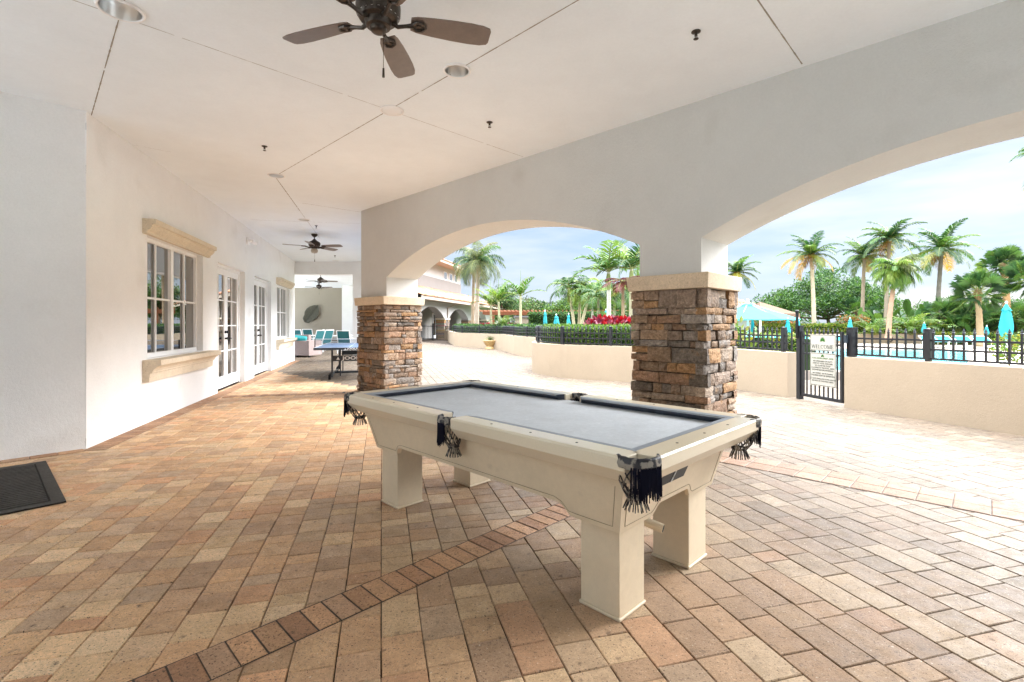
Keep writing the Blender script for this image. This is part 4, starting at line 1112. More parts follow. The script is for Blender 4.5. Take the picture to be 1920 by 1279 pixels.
def pinnate(mb, base, az, el, L_, droop, nl, ll, lw, pal, hang=.5, vee=.5, rach=.018, rc=None, twist=0.0):
    d_h = Vector((math.cos(az), math.sin(az), 0)); p = Vector(base); path = [p.copy()]; dirs = []
    steps = nl
    c0 = rnd.choice(pal)
    for i in range(steps):
        f = i/steps; e = el - droop*f**1.3
        d = d_h*math.cos(e) + Vector((0,0,math.sin(e))); p = p + d*(L_/steps); path.append(p.copy()); dirs.append(d)
    mb.tube(path, [rach*(1-.85*i/steps) for i in range(steps+1)], 4, rc or lin(150,150,80), cap=False)
    for i in range(2, steps):
        f = i/steps; d = dirs[i]; side = d.cross(Vector((0,0,1)))
        if side.length < .05: side = Vector((-d_h.y, d_h.x, 0))
        side = side.normalized(); upv = side.cross(d).normalized()
        l = ll*(math.sin(math.pi*min(1,(.12+.9*f)))**.55)*rnd.uniform(.85,1.1)
        if l <= .02: continue
        for sg in (-1,1):
            v = (side*sg*(1-.35*f) + d*(.45+.55*f) + upv*vee*rnd.uniform(.3,1)).normalized()
            q0 = path[i] + d*rnd.uniform(-.5,.5)*(L_/steps)
            m = q0 + v*l*.5; t = q0 + v*l + Vector((0,0,-hang*l*rnd.uniform(.6,1.2))); m.z -= hang*l*.14
            w = d*(lw*.5)
            c = jit(c0, .16)
            mb.add([q0-w*.6, q0+w*.6, m+w, m-w, t], [(0,1,2,3),(3,2,4)], c)
def fanleaf(mb, base, az, el, Lp, Lf, n, pal, droop=.35, wd=.05):
    d = Vector((math.cos(az)*math.cos(el), math.sin(az)*math.cos(el), math.sin(el)))
    p0 = Vector(base); p1 = p0 + d*Lp + Vector((0,0,-.08*Lp))
    c0 = rnd.choice(pal)
    mb.tube([p0, p0.lerp(p1,.5)+Vector((0,0,.03)), p1], [.02,.015,.012], 4, lin(130,140,70), cap=False)
    side = d.cross(Vector((0,0,1)));
    if side.length < .05: side = Vector((1,0,0))
    side.normalize(); roll = rnd.uniform(-1.1,1.1); side = (side*math.cos(roll) + side.cross(d)*math.sin(roll)).normalized(); upv = side.cross(d).normalized()
    for i in range(n):
        a = R(-125 + 250*i/(n-1)); v = (d*math.cos(a) + side*math.sin(a) + upv*.12*math.cos(a*2)).normalized()
        l = Lf*(.72+.28*math.cos(a*.7))*rnd.uniform(.9,1.06)
        m = p1 + v*l*.55; t = p1 + v*l; t.z -= droop*l*rnd.uniform(.5,1.2)
        tn = v.cross(upv).normalized()*wd*.5
        mb.add([p1, m+tn, t, m-tn], [(0,1,2),(0,2,3)], jit(c0,.15))
def palm_trunk(mb, pts, r0, r1, c, rings=True):
    P = [Vector(p) for p in pts]; path = []; rr = []; n = 26
    for i in range(n+1):
        f = i/n
        a, bq, d = P[0], P[len(P)//2], P[-1]
        p = a*(1-f)**2 + bq*2*f*(1-f) + d*f*f
        path.append(p); r = r0+(r1-r0)*f + (r0*.45*(1-f/.08) if f < .08 else 0)
        rr.append(r*(1.06 if i % 2 else .96) if rings else r)
    mb.tube(path, rr, 10, c)
def palm(name, label, X, Y, zb, zc, lean, r0, style, group=None, trunk=lin(150,135,112), scale=1.0, zmin=None):
    root = thing(name, label, 'palm tree', (X, Y, zb), 0, group)
    tx, ty, tz = lean[0], lean[1], zc - zb
    b = MB()
    if r0: palm_trunk(b, [(0,0,0),(tx*.2,ty*.2,tz*.5),(tx,ty,tz)], r0, r0*.72, trunk); 
    if r0: b.build('trunk', M['bark'], root, recalc=False, smooth=True)
    k = MB(); base = (tx,ty,tz); s = scale
    if style == 'coconut':
        for i in range(20):
            f = i/19; az = i*2.4 + rnd.uniform(-.3,.3); el = R(82 - 105*f + rnd.uniform(-7,7))
            pal = DARK+GRN if f < .72 else (YEL+[lin(180,140,60)] if rnd.random()<.55 else GRN)
            pinnate(k, base, az, el, s*rnd.uniform(1.9,2.4), R(62 + 20*rnd.random()), 36, s*.62, s*.075, pal, hang=.40, vee=.3, rach=.03*s)
        for i in range(3):
            pinnate(k, base, rnd.uniform(0,6.28), R(rnd.uniform(-40,-15)), s*rnd.uniform(1.0,1.6), R(48), 22, s*.4, s*.05, [lin(132,92,50),lin(150,112,60),lin(110,76,44)], hang=.6, vee=.1, rach=.022*s)
        for i in range(7):
            a = rnd.uniform(0,6.28); k.sphere(tx+.16*s*math.cos(a), ty+.16*s*math.sin(a), tz-.12*s*rnd.uniform(.4,1.6), .085*s, 8, 6, jit(lin(170,130,50)))
        k.lathe([(r0*.8,tz-.25*s),(r0*1.5,tz-.05*s),(r0*1.2,tz+.15*s),(.01,tz+.3*s)], 8, tx, ty, lin(150,110,60))
    elif style == 'queen':
        for i in range(24):
            f = i/23; az = i*2.4 + rnd.uniform(-.3,.3); el = R(80 - 100*f + rnd.uniform(-6,6))
            pinnate(k, base, az, el, s*rnd.uniform(1.8,2.2), R(88 + 20*rnd.random()), 38, s*.55, s*.05, OLIVE if f > .45 else OLIVE+GRN, hang=.9, vee=.45, rach=.026*s)
        k.tube([(tx,ty,tz-.9*s),(tx,ty,tz-.3*s),(tx,ty,tz+.1*s)], [r0*.78,r0*.95,r0*.6], 10, lin(190,160,120))
    elif style == 'adonidia':
        for i in range(11):
            f = i/10; az = i*2.4 + rnd.uniform(-.3,.3); el = R(78 - 80*f + rnd.uniform(-6,6))
            pal = GRN+LIME if rnd.random() < .7 else YEL+LIME
            pinnate(k, base, az, el, s*rnd.uniform(1.0,1.25), R(115+20*rnd.random()), 20, s*.42, s*.052, pal, hang=.55, vee=.2, rach=.018*s)
        k.tube([(tx,ty,tz-.55*s),(tx,ty,tz+.05*s)], [r0*.85,r0*.6], 8, lin(150,165,80))
    elif style == 'bottle':
        for i in range(10):
            f = i/9; az = i*2.4 + rnd.uniform(-.2,.2); el = R(80 - 62*f + rnd.uniform(-5,5))
            pinnate(k, base, az, el, s*rnd.uniform(1.5,1.9), R(58+25*rnd.random()), 22, s*.62, s*.075, LIME+GRN, hang=.28, vee=.4, rach=.024*s)
        k.tube([(tx,ty,tz-.7*s),(tx,ty,tz-.3*s),(tx,ty,tz+.1*s)], [r0*.8,r0*1.05,r0*.5], 10, lin(170,180,110))
    elif style == 'young':
        for i in range(7):
            f = i/6; az = i*2.4 + .7 + rnd.uniform(-.2,.2); el = R(76 - 48*f + rnd.uniform(-5,5))
            pinnate(k, base, az, el, s*rnd.uniform(1.3,1.6), R(42+20*rnd.random()), 20, s*.42, s*.075, OLIVE[:2]+LIME, hang=.12, vee=.35, rach=.02*s)
        k.tube([(tx,ty,tz-.3*s),(tx,ty,tz+1.5*s)], [.03*s,.004], 5, lin(120,140,70))
    elif style == 'sabal':
        for i in range(46):
            f = i/45; az = i*2.4 + rnd.uniform(-.3,.3); el = R(86 - 126*f + rnd.uniform(-8,8))
            fanleaf(k, base, az, el, s*rnd.uniform(.55,.85), s*rnd.uniform(.42,.56), 24, DARK+GRN+LIME[2:3], .22, s*.042)
        k.lathe([(r0*.75,tz-.5*s),(r0*1.25,tz-.15*s),(r0*.9,tz+.1*s),(.01,tz+.2*s)], 8, tx, ty, lin(120,96,60))
    elif style == 'shag':
        for i in range(32):
            f = i/31; az = i*2.4 + rnd.uniform(-.3,.3); el = R(80 - 118*f + rnd.uniform(-8,8))
            pinnate(k, base, az, el, s*rnd.uniform(1.2,1.55), R(85+15*rnd.random()), 26, s*.5, s*.07, GRN+LIME+OLIVE[:2], hang=.95, vee=.2, rach=.02*s)
        k.lathe([(r0*.75,tz-.6*s),(r0*1.3,tz-.15*s),(r0*.9,tz+.1*s),(.01,tz+.2*s)], 8, tx, ty, lin(130,86,56))
    elif style == 'clump':
        for i in range(20):
            f = i/19; az = i*2.4 + rnd.uniform(-.3,.3); el = R(84 - 62*f + rnd.uniform(-8,8))
            pinnate(k, (rnd.uniform(-.15,.15)*s,rnd.uniform(-.15,.15)*s,.05), az, el, s*rnd.uniform(1.2,1.7), R(75+20*rnd.random()), 20, s*.42, s*.045, GRN+LIME, hang=.4, vee=.4, rach=.016*s)
    elif style == 'fanclump':
        for st in range(4):
            bx, by, bz = rnd.uniform(-.5,.5)*s, rnd.uniform(-.4,.4)*s, rnd.uniform(.2,1.2)*s
            k.tube([(bx,by,0),(bx,by,bz)], .06*s, 6, lin(90,70,50))
            for i in range(16):
                az = i*2.4; el = R(80 - 100*i/15 + rnd.uniform(-8,8))
                fanleaf(k, (bx,by,bz), az, el, s*rnd.uniform(.4,.6), s*rnd.uniform(.32,.42), 18, DARK+GRN[:2], .2, s*.036)
    elif style == 'banana':
        for i in range(13):
            az = i*2.4 + rnd.uniform(-.3,.3); el = R(rnd.uniform(40,80)); L_ = s*rnd.uniform(1.4,2.2)
            d = Vector((math.cos(az)*math.cos(el),math.sin(az)*math.cos(el),math.sin(el))); p = Vector((rnd.uniform(-.3,.3)*s,rnd.uniform(-.2,.2)*s,0))
            q = p + d*L_*.55; k.tube([p,q],[.03*s,.02*s],5,lin(110,130,60)); c = jit(rnd.choice(DARK+GRN[:2]))
            sd = d.cross(Vector((0,0,1))).normalized(); pv = []; nn = 6
            for j in range(nn+1):
                f = j/nn; w = s*.20*math.sin(math.pi*(.06+.9*f))**.7; cc = q + d*(L_*.55*f) - Vector((0,0,.25*s*f*f))
                pv += [cc+sd*w+Vector((0,0,.06*s)), cc, cc-sd*w+Vector((0,0,.06*s))]
            k.add(pv, [(j*3+a,j*3+a+1,j*3+a+4,j*3+a+3) for j in range(nn) for a in (0,1)], c)
    k.build('crown', M['leaf'], root, recalc=False)
    return root
CG = 'coconut palms along the pool bed'
def at(u, v, Y): return XU(u,Y), ZV(v,Y)
def palm_px(name, label, ub, ut, vt, Y, zb, r0, style, scale, group=None, **kw):
    x0 = XU(ub,Y); x1, z1 = at(ut, vt, Y)
    return palm(name, label, x0, Y, zb, z1, (x1-x0, 0), r0, style, group, scale=scale, **kw)
palm_px('coconut_palm','pale-trunked coconut palm right of the gate, before the broad tree',1527,1521,478,34,.0,.15,'coconut',.98,CG,trunk=lin(180,166,140))
palm_px('coconut_palm','coconut palm with orange drooping fronds, second from the gate',1616,1621,480,38,.0,.15,'coconut',1.0,CG,trunk=lin(150,132,112))
palm_px('coconut_palm','tallest coconut palm, rising behind the shaggy fan palm',1660,1668,449,36,.0,.15,'coconut',1.10,CG,trunk=lin(140,126,108))
palm_px('coconut_palm','coconut palm with a dark slender curved trunk standing clear against the sky',1756,1766,468,37,.0,.17,'coconut',1.22,CG,trunk=lin(120,112,102))
palm_px('coconut_palm','small coconut palm top showing right of the nearer stone column',1380,1381,512,36,.0,.14,'coconut',.86,CG)
palm_px('coconut_palm','coconut palm frond tips entering at the right edge under the arch',2050,2046,282,17,.0,.2,'coconut',1.0,CG)
palm_px('shaggy_palm','shaggy fan palm with a smooth pink-brown leaning trunk before the tallest coconut palm',1665,1681,505,30,.3,.15,'shag',1.10,None,trunk=lin(160,130,108))
palm_px('sabal_palm','sabal palm with a ringed tan trunk left of the closed umbrella in front',1838,1833,548,28,.0,.17,'sabal',1.25,'sabal palms at the right',trunk=lin(160,140,110))
palm_px('sabal_palm','taller sabal palm behind the large closed umbrella',1890,1883,498,31,.0,.22,'sabal',1.20,'sabal palms at the right',trunk=lin(150,120,84))
palm_px('sabal_palm','sabal palm cut by the right edge of the frame',1935,1932,522,27,.0,.2,'sabal',1.15,'sabal palms at the right')
palm_px('queen_palm','big drooping queen palm with a thick grey trunk before the tile-roofed loggia',894,897,492,29,.5,.135,'queen',1.0,None,trunk=lin(170,150,130))
palm_px('queen_palm','second grey palm trunk with a crown hidden behind the big queen palm',886,889,502,33,.4,.12,'queen',.8,None,trunk=lin(150,128,104))
palm_px('young_palm','young palm with feathered upright fronds standing alone against the sky',976,976,556,25,.9,.075,'young',.95,'young palms in the distant planter',trunk=lin(170,165,130))
palm_px('young_palm','young palm with yellow-green fronds right of the queen palm trunk',936,935,566,26,.9,.075,'young',.95,'young palms in the distant planter',trunk=lin(170,165,130))
palm_px('young_palm','leaning young palm with long low fronds reaching across the queen palm trunk',921,920,572,27,.9,.075,'young',1.0,'young palms in the distant planter',trunk=lin(160,150,120))
AG = 'slender palms growing in one clump'
palm_px('slender_palm','leftmost slender trunk of the palm clump with a curved pale stem',1078,1066,541,20,.6,.07,'adonidia',1.02,AG,trunk=lin(200,185,150))
palm_px('slender_palm','middle slender palm of the clump with a straight stem',1085,1089,543,20.4,.6,.07,'adonidia',1.0,AG,trunk=lin(190,175,140))
palm_px('slender_palm','right-leaning slender palm of the clump with yellowing fronds',1086,1107,553,19.7,.6,.07,'adonidia',1.02,AG,trunk=lin(200,185,150))
palm_px('slender_palm','thin palm with a grey stem between the clump and the tall lime-green palm',1110,1111,545,22,.6,.06,'adonidia',.95,None,trunk=lin(170,165,145))
palm_px('bottle_palm','tall lime-green palm with broad fronds reaching up to the arch beside the stone column',1142,1141,510,15,.6,.075,'bottle',.80,None,trunk=lin(200,198,180))
palm_px('bottle_palm','lime-green palm with its crown half hidden behind the stone column capstone',1183,1184,505,14.5,.6,.07,'bottle',.72,None,trunk=lin(190,185,150))
for lb_, u_, vt_, Y_, s_ in (('short bushy palm between the slender clump and the tall lime-green palm',1122,560,17.5,.8),('short green palm right behind the red croton bed',1152,556,18.5,.85),('green palm filling the gap beside the stone column',1172,548,17.0,.8),('tall feathery palm behind the dry orange-brown palm',1196,492,19,.95)):
    palm_px('feather_palm', lb_, u_, u_, vt_, Y_, .6, .055, 'adonidia', s_, 'feather palms beside the stone column', trunk=lin(165,158,130))
op = palm('dry_palm','small palm with drooping orange-brown fronds beside the stone column capstone', XU(1168,13.8), 13.8, .7, ZV(527,13.8), (0,0), .05, 'none', trunk=lin(150,130,100))
k = MB()
for i in range(9): pinnate(k, (0,0,ZV(527,13.8)-.7), i*2.4, R(35-50*i/8), .62, R(60), 16, .30, .05, [lin(140,66,24),lin(96,44,30),lin(150,90,34),lin(84,36,30)], hang=.5, vee=.1, rach=.012)
bpy.data.objects.remove([c_ for c_ in op.children if c_.name.startswith('crown')][0]); k.build('crown', M['leaf'], op, recalc=False)
palm_px('areca_palm','bushy areca palm right of the tall lime-green palm, behind the croton',1160,1160,600,16.5,.9,0,'clump',.85,None)
palm_px('areca_palm','bushy areca palm low beside the stone column above the croton',1190,1190,605,15.5,.7,0,'clump',.8,None)
palm_px('areca_palm','yellow-green areca palm in the distant planter beneath the young palms',944,944,606,25.6,1.1,0,'clump',.62,None)
for lb, u, Y, s, st in [('low arching palm clump at the foot of the leaning coconut palm by the gate',1560,34,1.0,'clump'),('arching palm clump left of the shaggy palm trunk',1640,32.5,1.25,'clump'),('bright arching palm clump right of the shaggy palm trunk',1712,32.5,1.45,'clump'),
                        ('arching palm clump below the palm with the dark curved trunk',1740,33,1.25,'clump')]:
    palm('arching_palm', lb, XU(u,Y), Y, .5, .6, (0,0), 0, st, 'arching palm clumps behind the pool hedge', scale=s)
for lb, u, Y, s in [('dark fan palm clump below the dark curved trunk, left of the tan sabal trunk',1792,33,1.75),('dark fan palm clump touching the tan sabal trunk',1822,33,1.55),('dark fan palm clump left of the large closed umbrella',1862,32,1.6),('dark fan palm clump at the right edge behind the umbrella',1925,31,1.6),('dark fan palm clump right of the broad tree',1622,41,1.9)]:
    palm('fan_palm', lb, XU(u,Y), Y, .1, .2, (0,0), 0, 'fanclump', 'dark fan palm clumps behind the pool', scale=s)
for lb, u, Y, s in [('bird of paradise plant with paddle leaves left of the shaggy palm trunk',1650,37,1.7),('bird of paradise plant with paddle leaves right of the shaggy palm trunk',1700,36,1.75),('bird of paradise plant near the dark curved trunk',1735,38,1.6),('bird of paradise plant behind the orange shrubs',1600,38,1.5)]:
    palm('bird_of_paradise', lb, XU(u,Y), Y, .6, .7, (0,0), 0, 'banana', 'bird of paradise plants', scale=s*.72)['category'] = 'plant'

def blob_leaves(b, cx, cy, cz, rx, ry, rz, n, size, pal, up=None):
    for _ in range(n):
        d = rdir(); r = rnd.random()**.4
        leaf(b, (cx+d.x*rx*r, cy+d.y*ry*r, cz+d.z*rz*r), size*rnd.uniform(.7,1.3), jit(rnd.choice(pal)), up)
def tree(name, label, X, Y, zg, trunk_h, rx, rz, zc, nclump, nleaf, size, pal, group=None, tr=.2, cl=.33, flat=False):
    root = thing(name, label, 'tree', (X,Y,zg), 0, group); t = MB(); k = MB()
    t.tube([(0,0,0),(.1,0,trunk_h*.6),(0,.1,trunk_h)], [tr,tr*.8,tr*.65], 8, lin(110,92,74))
    for i in range(nclump):
        a = i*2.4 + rnd.uniform(-.4,.4); rr = math.sqrt((i+.5)/nclump)
        zz = zc-zg + rz*(1-rr**2)*rnd.uniform(-.15,1.0) - rz*.4*rnd.random()
        p = Vector((math.cos(a)*rr*rx*.86, math.sin(a)*rr*rx*.7, zz))
        q = Vector((0,0,trunk_h*rnd.uniform(.75,1)))
        if i % (3 if flat else 1) == 0: t.tube([q, q.lerp(p,.5)+Vector((0,0,-.06*rx if flat else .1)), p], [tr*.42,tr*.25,tr*.08], 5, lin(96,80,66))
        cr = rx*cl*rnd.uniform(.7,1.15)
        blob_leaves(k, p.x, p.y, p.z, cr, cr, cr*(.5 if flat else .75), nleaf, size, pal, (0,0,.25))
    t.build('trunk', M['bark'], root, recalc=False, smooth=True); k.build('crown', M['leaf'], root, recalc=False)
    return root
tree('shade_tree','broad spreading shade tree behind the coconut palm next to the gate',XU(1552,46),46,0,2.2,5.9,3.0,3.7,70,330,.22,DARK+GRN+LIME[2:3],None,.2,.22,True)
tree('shade_tree','tall loose tree behind the young palm in the distance',XU(942,48),48,0,2.4,1.5,1.8,3.8,16,200,.2,DARK+OLIVE[:2],None,.12,.5)
tree('round_tree','rounded light green tree behind the slender palm clump',XU(1060,44),44,0,1.2,1.75,1.1,2.6,16,260,.2,GRN+LIME[:2],None,.14,.45)
for i, (u, Y, rx, zc, lb) in enumerate([(868,60,2.6,3.2,'tree behind the roof end of the loggia, left of the queen palm'),(905,58,2.4,2.4,'low tree between the queen palm and the yellow-green young palm'),(985,55,2.6,3.0,'pale tree right of the lone young palm'),(1012,56,2.4,2.6,'lighter tree above the wooden pergola'),(1100,52,2.6,2.7,'dark tree behind the right part of the slender palm clump'),(1130,50,2.4,3.0,'dark tree behind the tall lime-green palm'),(1175,48,2.6,3.4,'dark tree behind the stone column capstone'),(1150,46,2.2,3.6,'dense green tree behind the red croton bed'),(1088,49,2.0,3.2,'dense green tree right behind the slender palm clump'),(1925,58,3.2,2.6,'dense tree at the right edge behind the sabal palms'),(1760,60,3.4,2.2,'dense low tree behind the dark curved palm trunk'),(960,62,2.6,3.0,'far tree behind the low garden wall'),
    (1420,60,3.0,2.8,'tree behind the small tiled roof'),(1470,56,3.2,2.2,'low tree left under the broad shade tree'),(1660,62,4.0,2.4,'distant tree behind the shaggy palm'),(1800,70,4.0,2.4,'distant tree behind the fan palms'),(1905,64,3.4,1.9,'distant rounded tree by the right edge')]):
    tree('background_tree', lb, XU(u,Y), Y, 0, 1.0, rx, rx*.55, zc, 12, 230, .28, [DARK,GRN,OLIVE+GRN][i%3], 'trees beyond the pool garden', .12, .45)
def shrub(name, label, X, Y, zg, rx, rz, n, size, pal, group, matn='leaf', up=None, asp=.5):
    root = thing(name, label, 'shrub', (X,Y,zg), 0, group); k = MB()
    for _ in range(n):
        d = rdir(); r = rnd.random()**.35
        leaf(k, (d.x*rx*r, d.y*rx*.6*r, rz*.5 + d.z*rz*.5*r), size*rnd.uniform(.7,1.3), jit(rnd.choice(pal)), up, asp)
    k.build('foliage', M[matn], root, recalc=False)
    s_ = MB(); 
    for i in range(5): s_.tube([(0,0,0),(rnd.uniform(-.5,.5)*rx,rnd.uniform(-.3,.3)*rx,rz*.7)], .012, 5, lin(90,70,50))
    s_.build('stems', M['bark'], root, recalc=False)
    return root
for i,(u,Y,rx,rz,zb,lb) in enumerate([(1125,13.9,.42,.42,1.02,'red croton left end of the red bed beside the stone column'),(1150,13.7,.45,.46,1.00,'red croton with pink leaf undersides in the middle of the red bed'),(1176,13.5,.40,.40,1.00,'red croton nearest the stone column')]):
    shrub('croton', lb, XU(u,Y), Y, zb, rx, rz, 330, .17, RED, 'red croton bushes', 'petal', (0,0,.55), .62)
for u,Y,lb in [(915,28,'distant red shrub left of the leaning young palm trunk'),(958,25.5,'distant red shrub right of the yellow-green areca')]:
    shrub('croton', lb, XU(u,Y), Y, 1.0, .45, .30, 110, .16, RED, 'red croton bushes', 'petal', (0,0,.5), .6)
for u,Y,rx,lb in [(1588,33.8,.75,'orange and green croton shrub right of the gate post'),(1612,33.6,.7,'orange croton shrub left of the closed umbrella on the far bed'),(1452,36,1.9,'pinkish flowering shrub bank behind the open turquoise umbrella')]:
    shrub('orange_croton', lb, XU(u,Y), Y, .9, rx, 1.0, 420, .17, ORG, 'orange crotons across the pool')
shrub('pittosporum','green and yellow leafy bush at the foot of the large closed umbrella',XU(1893,15.0),15.0,0,.55,1.0,700,.10,LIME+YEL[:2],None)
shrub('palm_seedling','yellow palm fronds peeking out beside the stone column at umbrella height',XU(1382,11.5),11.5,.35,.30,1.0,160,.2,LIME+YEL,None)
pr_ = thing('sago_palm','small green sago palm growing in the urn pot','plant',(-1.12,25,.44),0); k = MB()
for i in range(16): pinnate(k,(0,0,0),i*2.4,R(70-62*i/15),.42,R(60),14,.10,.016,GRN+DARK,hang=.1,vee=.3,rach=.01)
k.sphere(0,0,.02,.08,8,6,lin(90,70,50)); k.build('fronds', M['leaf'], pr_, recalc=False)
tree('treeline_tree','long far row of dark trees closing the view behind the pool garden',XU(1300,90),90,0,2,16,2,2.2,40,150,.6,DARK,None,.3,.14)

# ------------------------------------------------------------------ clubhouse wing (loggia with tiled roof)
BD = Vector((.19,.982)).normalized(); BN = Vector((BD.y,-BD.x))
wing = thing('loggia_building','two-storey white clubhouse wing with tiled roof and arched loggia across the court','building',(-5.7,39,0), math.atan2(BD.y,BD.x))
# local: x along the facade (away), y to the left (into the building)
f = MB(); arches = [(-4.9,.88),(2.1,7.9),(10.9,15.1)]
RA2 = lambda w, rise: ((w/2)**2 + rise**2)/(2*rise)
edges = [-6.2] ; xs = -6.2
def fquad(x0,x1,z0,z1,y): f.add([(x0,y,z0),(x1,y,z0),(x1,y,z1),(x0,y,z1)],[(0,1,2,3)])
prev = -6.2
for a, c in arches + [(21,21)]:
    for yy in (0,.65): fquad(prev,a,0,3.1,yy)
    if a < 21:
        f.add([(a,0,0),(a,.65,0),(a,.65,1.75),(a,0,1.75)],[(0,1,2,3)]); f.add([(c,0,0),(c,.65,0),(c,.65,1.75),(c,0,1.75)],[(0,1,2,3)])
        w = c-a; rise = min(.85, w*.3); r_ = RA2(w,rise); m = (a+c)/2; n = 20
        for i in range(n):
            p, q = a+w*i/n, a+w*(i+1)/n
            zp, zq = 1.75+rise-(r_-math.sqrt(max(0,r_*r_-(p-m)**2))), 1.75+rise-(r_-math.sqrt(max(0,r_*r_-(q-m)**2)))
            for yy in (0,.65): f.add([(p,yy,zp),(q,yy,zq),(q,yy,3.1),(p,yy,3.1)],[(0,1,2,3)])
            f.add([(p,0,zp),(q,0,zq),(q,.65,zq),(p,.65,zp)],[(0,1,2,3)])
    prev = c
f.box(20.9,21,.65,8,0,3.1)
fquad(-6.2,21,0,3.1,1.9)
f.build('facade_wall', M['wallwhite'], wing)
for a, c in ((.88,2.1),(7.9,9.0),(9.9,10.9),(15.1,16.2)):
    b = MB()
    for i in range(12):
        z0 = .004+i*.135
        x = a-.03
        while x < c+.02:
            w = min(rnd.choice([.25,.35,.5]), c+.03-x)
            c0 = rnd.choice(SPAL); o = rnd.uniform(.01,.05); b.box(x+.008,x+w-.008,-o,.66+o,z0,z0+.127,tuple(q*rnd.uniform(.8,1.2) for q in c0)); x += w
    b.build('pillar_stonework', M['stone'], wing, recalc=False)
for a, c in ((.88,2.1),(15.1,16.2)):
    b = MB(); b.box(a-.08,c+.08,-.09,.74,1.625,1.75); b.build('pillar_capstone', M['cast'], wing)
b = MB(); b.box(3.2,4.4,1.83,1.89,.02,2.2); w_ = b.build('door', M['trim'], wing)
b = MB(); b.box(3.3,3.75,1.80,1.828,.3,2.1); b.box(3.85,4.3,1.80,1.828,.3,2.1); b.build('pane', M['glass'], w_)
b = MB(); b.box(-2.0,-.9,1.83,1.89,.02,2.2); w_ = b.build('door', M['fascia'], wing)
b = MB(); b.box(-6.2,21.6,-.95,-.80,2.98,3.22); b.box(-6.2,21.6,-.8,0,3.0,3.04); b.box(-6.2,21.5,-.03,0,2.55,2.98) if False else None; b.build('eave_fascia', M['fascia'], wing)
b = MB(); b.tube([(1.6,-.85,3.0),(1.6,-.5,2.8),(1.6,-.06,2.62),(1.6,-.06,.1)], .05, 8); b.build('downpipe', M['fascia'], wing)
TP = [lin(176,122,94), lin(160,108,82), lin(184,138,108), lin(150,100,78), lin(170,130,108)]
b = MB()
def tileroof(b, x0, x1, y0, z0, y1, z1, pitch=.30, hip=0.0):
    n = int((x1-x0)/pitch)
    for i in range(n):
        x = x0+i*pitch; lim = 1.0
        if hip and x > x1-hip: lim = max(.03,(x1-x)/hip)
        ya, za = y0, z0; L_ = math.hypot(y1-y0,z1-z0)*lim; k = max(1,int(L_/.38))
        for j in range(k):
            fa, fb = lim*j/k, lim*(j+1)/k + .03*lim
            c = jit(rnd.choice(TP),.12); vs = []
            for f_, lift in ((fa,.025),(fb,.0)):
                for q in range(5):
                    an = math.pi*q/4
                    vs.append((x+pitch*.5-pitch*.40*math.cos(an), y0+(y1-y0)*f_, z0+(z1-z0)*f_+lift+.085*math.sin(an)))
            b.add(vs, [(q,q+1,6+q,5+q) for q in range(4)] + [(0,1,2,3,4)], c)
    b.add([(x0,y0,z0),(x1,y0,z0),(x1-hip,y1,z1),(x0,y1,z1)],[(0,1,2,3)], lin(150,100,76))
tileroof(b,-6.2,21.8,-1.0,3.22,3.0,4.55,.32,5.5)
b.add([(21.8,-1.0,3.22),(16.3,3,4.55),(21.8,9,3.22)],[(0,1,2)], lin(190,134,104))
b.build('tile_roof', M['tile'], wing, recalc=False)
b = MB(); b.box(-6.2,15.4,3.0,10,3.3,5.65); b.build('upper_band', M['wallgrey'], wing)
b = MB(); b.box(-6.2,15.35,3.05,10,5.65,7.0); b.build('upper_wall', M['wallwhite'], wing)
for x in (1.6,3.0,9.6,11.4,13.0):
    b = MB(); b.box(x,x+.9,3.01,3.045,5.72,6.55); w_ = b.build('window', M['trim'], wing)
    b = MB(); b.box(x+.08,x+.41,2.995,3.008,5.8,6.47); b.box(x+.49,x+.82,2.995,3.008,5.8,6.47); b.build('pane', M['glass'], w_)
b = MB(); b.box(-6.2,16.6,1.75,1.9,6.95,7.16); b.box(-6.2,16.6,1.9,3.05,6.97,7.01); b.box(16.45,16.6,1.9,10,6.95,7.16); b.build('upper_eave', M['fascia'], wing)
b = MB(); tileroof(b,-6.2,16.8,1.7,7.18,7,9.0,.32,6); b.add([(16.8,1.7,7.18),(10.8,7,9.0),(16.8,12,7.18)],[(0,1,2)],lin(190,134,104)); b.build('upper_tile_roof', M['tile'], wing, recalc=False)

# wooden pergola, garden wall, small pool house
pg = thing('pergola','long low reddish brown wooden pergola in the distance behind the hedge','pergola',(2,40,0))
b = MB(); y = 40
for yy in (40,42.5): b.box(XU(905,40),XU(1190,40),yy-.06,yy+.06,2.05,2.30)
pgb = b.build('main_beam', M['wood'], pg, world=True)
b = MB(); x = XU(900,40)
while x < XU(1195,40): b.beam((x,39.3,2.36),(x+.35,43.2,2.36),.06,.12); x += .32
b.build('rafters', M['wood'], pg, world=True)
for u in (925,1000,1075,1150):
    b = MB(); b.box(XU(u,40)-.1,XU(u,40)+.1,39.9,40.1,0,2.05); b.build('post', M['wood'], pg, world=True)
gw = thing('garden_wall','short cream garden wall with a grey cap left of the tall hedge','wall',(XU(978,31.5),31.5,0))
b = MB(); b.box(XU(966,31.5),XU(991,31.5),31.3,31.7,0,1.70); b.build('wall', M['cream'], gw, world=True)
b = MB(); b.box(XU(963,31.5),XU(993,31.5),31.22,31.78,1.70,1.80); b.build('cap', M['wallgrey'], gw, world=True)
ph = thing('pool_house','small pool house with an orange tiled hip roof behind the open umbrella','building',(XU(1385,44),44,0))
b = MB(); xa_, xb_ = XU(1330,44), XU(1412,44); b.box(xa_,xb_,44,48,0,2.7); b.build('wall', M['wallwhite'], ph, world=True)
b = MB(); xr = XU(1433,43.2); n0 = 0
